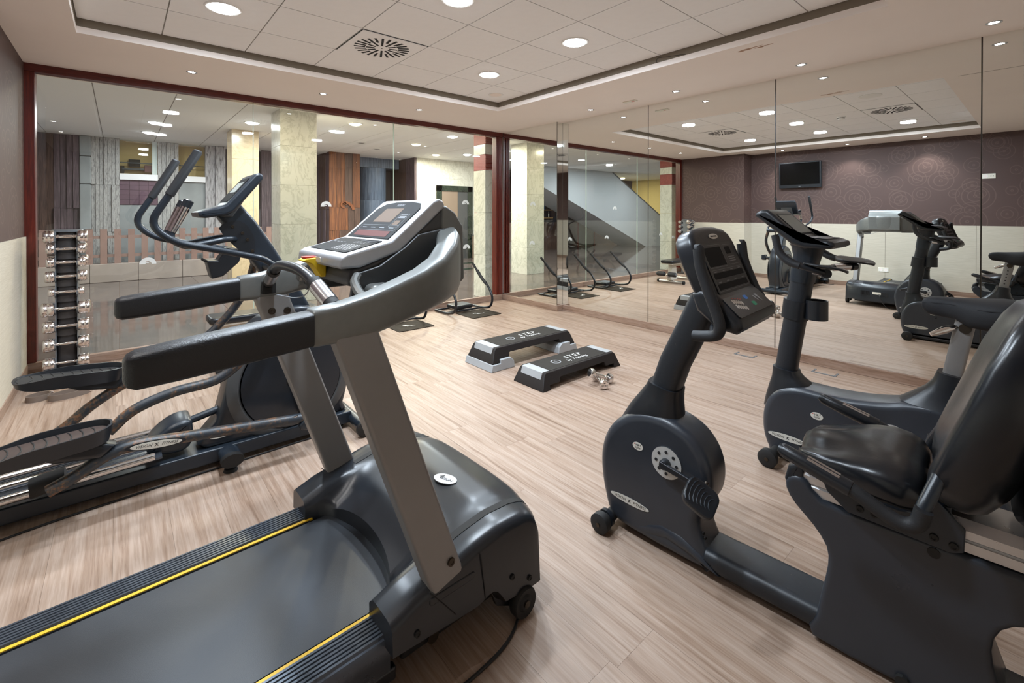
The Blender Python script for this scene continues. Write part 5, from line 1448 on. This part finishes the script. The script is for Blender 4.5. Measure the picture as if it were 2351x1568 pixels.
# banded stone piers just outside both ends of the glass
def pier(x0, x1, y0, y1, lab):
    t = thing('banded_pier', lab, 'pier', ((x0 + x1) / 2, (y0 + y1) / 2, 0), 0, 'banded piers outside the glass')
    w, d = (x1 - x0) / 2, (y1 - y0) / 2
    z = 0
    for a, b, m in ((0, .7, 'marble_cream'), (.7, 1.4, 'marble_cream'), (1.4, 2.10, 'marble_cream'), (2.10, 2.36, 'stone_red'), (2.36, 2.53, 'marble_cream'), (2.53, HL, 'stone_red')):
        blk = obj('stone_block', G().box(-w, w, -d, d, a, b - .003), m, t, .003)
        if m == 'stone_red':
            n = int((b - a) / .026)
            for k in range(n): obj('ridge', G().tube([(-w, -d - .002, a + .014 + k * .026), (w, -d - .002, a + .014 + k * .026)], .010, 6), m, blk)
pier(4.55, 4.95, 5.98, 6.3, 'cream and red banded pier outside the right end of the glass')
pier(-1.08, -.62, 5.98, 6.3, 'cream and red banded pier at the left end of the glass, seen in the mirror')

# marble columns of stacked slabs
def column(x0, x1, y0, y1, m, lab, h=.61):
    t = thing('stone_column', lab, 'column', ((x0 + x1) / 2, (y0 + y1) / 2, 0), 0, 'stone columns in the lobby')
    w, d = (x1 - x0) / 2, (y1 - y0) / 2; z = 0
    while z < HL - .01:
        zt = min(z + h, HL)
        obj('stone_block', G().box(-w, w, -d, d, z, zt - .002), m, t, .002)
        z += h
column(1.88, 2.42, 7.66, 8.20, 'marble_cream', 'cream marble column nearest the glass wall')
column(1.63, 2.09, 10.10, 10.6, 'marble_beige', 'beige stone column farther back in the lobby')

# weathered board reliefs
def boards(root, x0, x1, y, z0, z1, n, mats, rows=1, depth=.05, axis='x'):
    """vertical boards of uneven depth side by side"""
    for r_ in range(rows):
        a = z0 + (z1 - z0) * r_ / rows; b = z0 + (z1 - z0) * (r_ + 1) / rows
        e = [0] + sorted(random.uniform(.06, .94) if n > 1 else 0 for _ in range(n - 1)) + [1] if False else [k / n for k in range(n + 1)]
        for k in range(n):
            u0, u1 = x0 + (x1 - x0) * e[k] + .002, x0 + (x1 - x0) * e[k + 1] - .002
            dd = depth * (.4 + .6 * random.random())
            if axis == 'x': g = G().box(u0, u1, y - dd, y, a + .002, b - .002)
            else: g = G().box(y - dd, y, u0, u1, a + .002, b - .002)
            obj('board', g, random.choice(mats), root, 0)
WB = thing('board_pillar', 'rust brown board-clad pillar seen above the treadmill keypad', 'pillar', (4.55, 12.65, 0))
obj('core', G().box(-.36, .40, -.50, .65, 0, HL), 'brown_board', WB)
boards(WB, -.41, .41, -.50, 0, .95, 6, ['rust_board', 'rust_board', 'rust_orange', 'brown_board'])
boards(WB, -.41, .41, -.50, .95, 1.55, 5, ['rust_board', 'brown_board', 'rust_board'])
boards(WB, -.41, .41, -.50, 1.55, HL, 8, ['rust_board', 'rust_board', 'brown_board'])
boards(WB, -.50, .65, -.36, 0, HL, 7, ['brown_board', 'plum_board'], 2, .05, 'y')
obj('carved_arc', G().prism(arc_poly(.20, .27, 10, 95, 14), -.575, -.55, lambda a, b, c: (a - .02, c, b + 1.45)), 'rust_orange', WB)
obj('carved_ring', G().prism(arc_poly(.05, .085, 0, 300, 14), -.575, -.55, lambda a, b, c: (a - .05, c, b + 1.62)), 'rust_orange', WB)
BC = thing('blue_column', 'round blue grey weathered column behind the treadmill console', 'column', (5.65, 13.0, 0))
z = 0
for a, b in ((0, .95), (.95, 1.78), (1.78, 2.72)):
    obj('drum', G().lathe([(0, a), (.425, a), (.43, a + .01), (.43, b - .012), (.42, b - .004), (0, b - .004)], 40), 'blue_board', BC)
obj('lintel', G().box(-.55, .75, -.30, .3, 2.72, HL), 'blue_board', BC)

# marble block with the lift
MB = ST(box('wall_lift', 6.52, LX1, 11.86, YF1, 0, HL, 'plank_joint')); MB['label'] = 'cream marble wall with the lift opening'
for i in range(4):
    for j in range(5):
        x0 = 6.5 + i * 1.03; z0 = j * .61
        if (i in (1,) and z0 < 2.1) : 
            if z0 + .61 > 2.26: pass
        obj('marble_slab', G().box(x0 + .001, min(x0 + 1.03, LX1) - .001, 11.80, 11.86, z0 + .001, min(z0 + .61, HL) - .001), 'marble_cream', MB, 0)
for k in range(6):
    obj('board', G().box(6.43, 6.52, 11.80 + k * .258 + .002, 11.80 + (k + 1) * .258 - .002, 0, HL - .001), random.choice(['plum_board', 'brown_board']), MB, 0)
LP = thing('lift_portal', 'dark green stone lift surround with steel door in the marble wall', 'lift', (7.78, 11.77, 0))
for a in ((-.65, -.47, 0, 2.23), (.47, .65, 0, 2.23)): obj('jamb', G().box(a[0], a[1], -.04, 0, a[2], a[3]), 'marble_green', LP, .003)
obj('lintel', G().box(-.65, .65, -.04, 0, 2.06, 2.23), 'marble_green', LP, .003)
obj('door_leaf', G().box(-.47, .10, -.015, -.002, 0, 2.06), 'door_steel', LP); obj('door_leaf', G().box(.105, .47, -.015, -.002, 0, 2.06), 'shell_dark', LP)
t = thing('notice_sign', 'small red and white notice beside the lift', 'sign', (8.585, 11.795, 1.50))
obj('plate', G().box(-.075, .075, -.006, 0, -.11, .11), 'white_paint', t)
for k in range(3): obj('red_bar', G().box(-.055, .055, -.008, -.006, -.09 + k * .068, -.05 + k * .068), 'red', t)
t = thing('call_panel', 'steel lift call panel under the red notice', 'panel', (8.585, 11.795, 1.05))
obj('plate', G().box(-.07, .07, -.008, 0, -.12, .12), 'steel', t, .003)
for k in range(2): obj('call_button', G().lathe([(0, -.014), (.018, -.014), (.018, -.006), (0, -.006)], 14, (0, 0, -.04 + k * .08), 'y'), 'screen', t)
t = thing('grey_bin', 'brown grey block bin standing by the lift', 'bin', (8.55, 11.45, 0))
obj('body', G().box(-.2, .2, -.2, .2, 0, .70), 'kiosk', t, .01); obj('top', G().box(-.21, .21, -.21, .21, .70, .73), 'shell_dark', t, .004)
t = thing('green_doorway', 'narrow dark green doorway right of the lift', 'doorway', (9.15, 11.775, 0))
obj('leaf', G().box(-.3, .4, -.02, 0, 0, 2.2), 'marble_green', t)
for k, y0 in enumerate((9.3, 10.4)):
    o = box('floor_band', 6.4, 9.6, y0, y0 + .3, -.0008, .0006, 'marble_green', lf)

# left part of the back: rough boards, concrete, upper room with window
AW = thing('relief_wall', 'rough grey and plum board relief wall behind the picket fence', 'relief wall', (0, 13.0, 0))
obj('backing', G().box(-1.9, 4.1, .06, .3, 0, 1.50), 'concrete_dark', AW)
boards(AW, -1.75, -1.0, .05, 0, HL, 3, ['plum_board', 'brown_board'], 1, .10)
boards(AW, -1.0, -.62, .05, 0, HL, 4, ['plum_board'], 2, .12)
for a, b in ((0, 1.05), (1.05, 2.0), (2.0, 2.58), (2.58, HL)): obj('concrete_drum', G().box(-.62, -.44, -.09, .05, a, b - .006), 'concrete', AW, .02)
boards(AW, -.44, .01, .05, 0, HL, 7, ['grey_board'], 3, .09)
boards(AW, .66, 1.04, .05, 0, HL, 5, ['grey_board'], 3, .09)
boards(AW, 1.55, 1.95, .05, 0, HL, 2, ['pale_bark'], 1, .16)
boards(AW, 2.75, 2.97, .05, 0, HL, 2, ['plum_board'], 1, .10)
for i in range(4):
    for j in range(5):
        obj('plum_tile', G().box(.012 + i * .162, .012 + (i + 1) * .162 - .004, .0, .05, 1.58 + j * .108, 1.58 + (j + 1) * .108 - .004), 'plum_tile', AW, 0)
obj('ledge', G().box(.01, .66, -.06, .06, 2.12, 2.25), 'white_paint', AW); obj('ledge', G().box(1.04, 1.55, -.06, .06, 2.12, 2.25), 'white_paint', AW)
obj('concrete_panel', G().box(.01, .66, .01, .06, .2, 1.57), 'concrete', AW); obj('concrete_panel', G().box(1.04, 1.55, .0, .06, .2, 2.12), 'concrete', AW)
# upper room seen through the window
UR = thing('upper_room', 'small tan office seen through a high window in the lobby', 'room', (.33, 13.1, 2.25))
obj('back_panel', G().box(-.32, 1.25, .20, .22, 0, .75), 'office_tan', UR)
obj('desk', G().box(-.28, .10, .02, .16, .10, .14), 'bar_dark', UR); obj('monitor', G().box(-.17, .03, .08, .10, .17, .34), 'screen', UR, .004)
obj('chair_back', G().box(.10, .24, .04, .07, .06, .22), 'chair_red', UR, .02); obj('chair_back', G().box(-.31, -.24, .04, .07, .02, .18), 'screen', UR, .01)
obj('handrail', G().box(-.32, 1.25, -.03, -.01, .24, .26), 'bar_dark', UR); obj('window_post', G().box(.235, .32, -.04, 0, 0, .75), 'white_paint', UR)
obj('window_pane', G().box(-.32, 1.24, -.045, -.04, 0, .75), 'pane_glass', UR, smooth=0)
# picket fence on a stone plinth
FN = thing('picket_fence', 'low wooden picket fence on a stone plinth in the lobby', 'fence', (0, 12.35, 0))
for k in range(6):
    obj('plinth_stone', G().box(-1.2 + k * .75, -1.2 + (k + 1) * .75 - .006, -.04, .25, 0, .37), 'stone_plinth', FN, .01)
pk = mesh_of(G().box(-.054, .054, -.012, .012, .37, 1.07), 'picket', 'picket_wood', 0)
for k in range(21): inst('picket', pk, FN, (-1.1 + k * .215, 0, 0))
obj('back_rail', G().box(-1.2, 3.3, .012, .03, .50, .56), 'picket_wood', FN); obj('back_rail', G().box(-1.2, 3.3, .012, .03, .88, .94), 'picket_wood', FN)

# staircase seen in the mirror
SR = thing('staircase', 'pale plastered stair flight rising across the lobby, seen in the mirror', 'staircase', (0, 11.0, 0))
band = [(-1.2, 2.35), (-1.2, HL), (-4.9, HL), (-8.6, 1.15), (-8.6, .0), (-7.2, .0)]
obj('stair_flank', G().prism(band, 0, .15, XZ), 'stair_plaster', SR); obj('stair_flank', G().prism(band, 1.3, 1.45, XZ), 'stair_plaster', SR)
obj('soffit_slab', G().prism([(-1.2, 2.35), (-1.2, 2.5), (-7.2, .15), (-7.2, 0)], .15, 1.3, XZ), 'stair_plaster', SR)
obj('coping', G().prism([(-4.9, HL - .02), (-4.95, HL - .0), (-8.6, 1.18), (-8.6, 1.14)], -.02, .17, XZ), 'rack_grey', SR)
BR = thing('back_bar', 'dark blue bar counter with shelves below the stair, seen in the mirror', 'bar', (-2.7, 13.0, 0))
obj('back_panel', G().box(-1.3, 1.2, .2, .3, 0, 2.6), 'bar_dark', BR)
obj('counter', G().box(-1.2, 1.1, -.6, -.1, 0, 1.05), 'brown_board', BR)
for k in range(4): obj('shelf', G().box(-1.2, 1.1, .0, .2, 1.2 + k * .32, 1.23 + k * .32), 'office_tan', BR)
for k in range(9): obj('bottle', G().lathe([(0, 0), (.035, 0), (.035, .15), (.012, .2), (.012, .26), (0, .26)], 10, (-1.05 + k * .25, .1, 1.23 + (k % 3) * .32)), random.choice(['green_key', 'blue_key', 'steel', 'screen_amber']), BR)
GD = thing('glazed_door', 'olive glazed door under the stair, seen in the mirror', 'door', (-5.6, 12.9, 0))
obj('leaf', G().box(-.5, .5, 0, .03, .02, 2.0), 'screen_grey', GD)
for a in ((-.55, -.5), (.5, .55)): obj('jamb', G().box(a[0], a[1], -.02, .05, 0, 2.05), 'mahogany', GD)
obj('lintel', G().box(-.55, .55, -.02, .05, 2.0, 2.06), 'mahogany', GD)

# lobby ceiling lights
def lobby_light(x, y, lab, warm=False, w=LOBBY_W):
    t = thing('lobby_downlight', lab, 'ceiling light', (x, y, HL - .003), 0, 'lobby downlights')
    obj('trim_ring', G().lathe([(.10, .002), (.11, -.006), (.13, -.004), (.132, .003)], 28), 'lamp_white', t)
    obj('diffuser', G().lathe([(0, -.035), (.05, -.031), (.085, -.017), (.105, 0), (.105, .003), (0, .003)], 28), 'led_warm' if warm else 'led_cool', t)
    area('lamp', t, (0, 0, -.038), .10, w, (1, .84, .62) if warm else (.92, .95, 1.0))
for x, y, lab, wm in ((.5, 10.3, 'lobby downlight before the relief wall', False), (.46, 11.6, 'lobby downlight closest to the picket fence', False), (1.8, 9.2, 'lobby downlight before the beige column', False),
                      (3.2, 9.05, 'cool lobby downlight above the board pillar, nearer one', False), (3.23, 8.1, 'warm lobby downlight by the marble column', True), (3.22, 10.5, 'cool lobby downlight right of the marble column', False),
                      (5.3, 8.1, 'bright cool lobby downlight near the banded pier', False), (5.25, 9.55, 'warm lobby downlight in the middle of the lobby', True), (7.22, 10.3, 'cool lobby downlight before the lift', False), (6.6, 10.9, 'warm lobby downlight before the marble wall', True),
                      (1.2, 6.85, 'added fill light just outside the left glass pane', True), (3.4, 6.85, 'added fill light just outside the right glass pane', True), (-2.5, 9.3, 'lobby downlight before the bar, seen in the mirror', False), (-5.5, 9.0, 'lobby downlight before the stair, seen in the mirror', False), (8.9, 8.2, 'lobby downlight far to the right', False), (-7.5, 12.4, 'lobby downlight behind the stair', True)):  # the pair just outside the glass is added fill for the marble column
    lobby_light(x, y, lab, wm, LOBBY_W * (.45 if y < 7 or (x < 2 and y > 9 and x > 0) else 1.0))
for x, y, lab in ((2.9, 9.9, 'dark round vent by the marble column'), (4.2, 10.2, 'dark round vent in the middle of the lobby ceiling'), (4.9, 10.9, 'dark round vent before the blue column')):
    t = thing('ceiling_vent', lab, 'vent', (x, y, HL))
    obj('rim', G().lathe([(.07, 0), (.08, -.008), (.10, -.006), (.10, 0)], 20), 'lamp_white', t); obj('core', G().lathe([(0, -.002), (.07, -.002), (.07, 0), (0, 0)], 20), 'shell_dark', t)
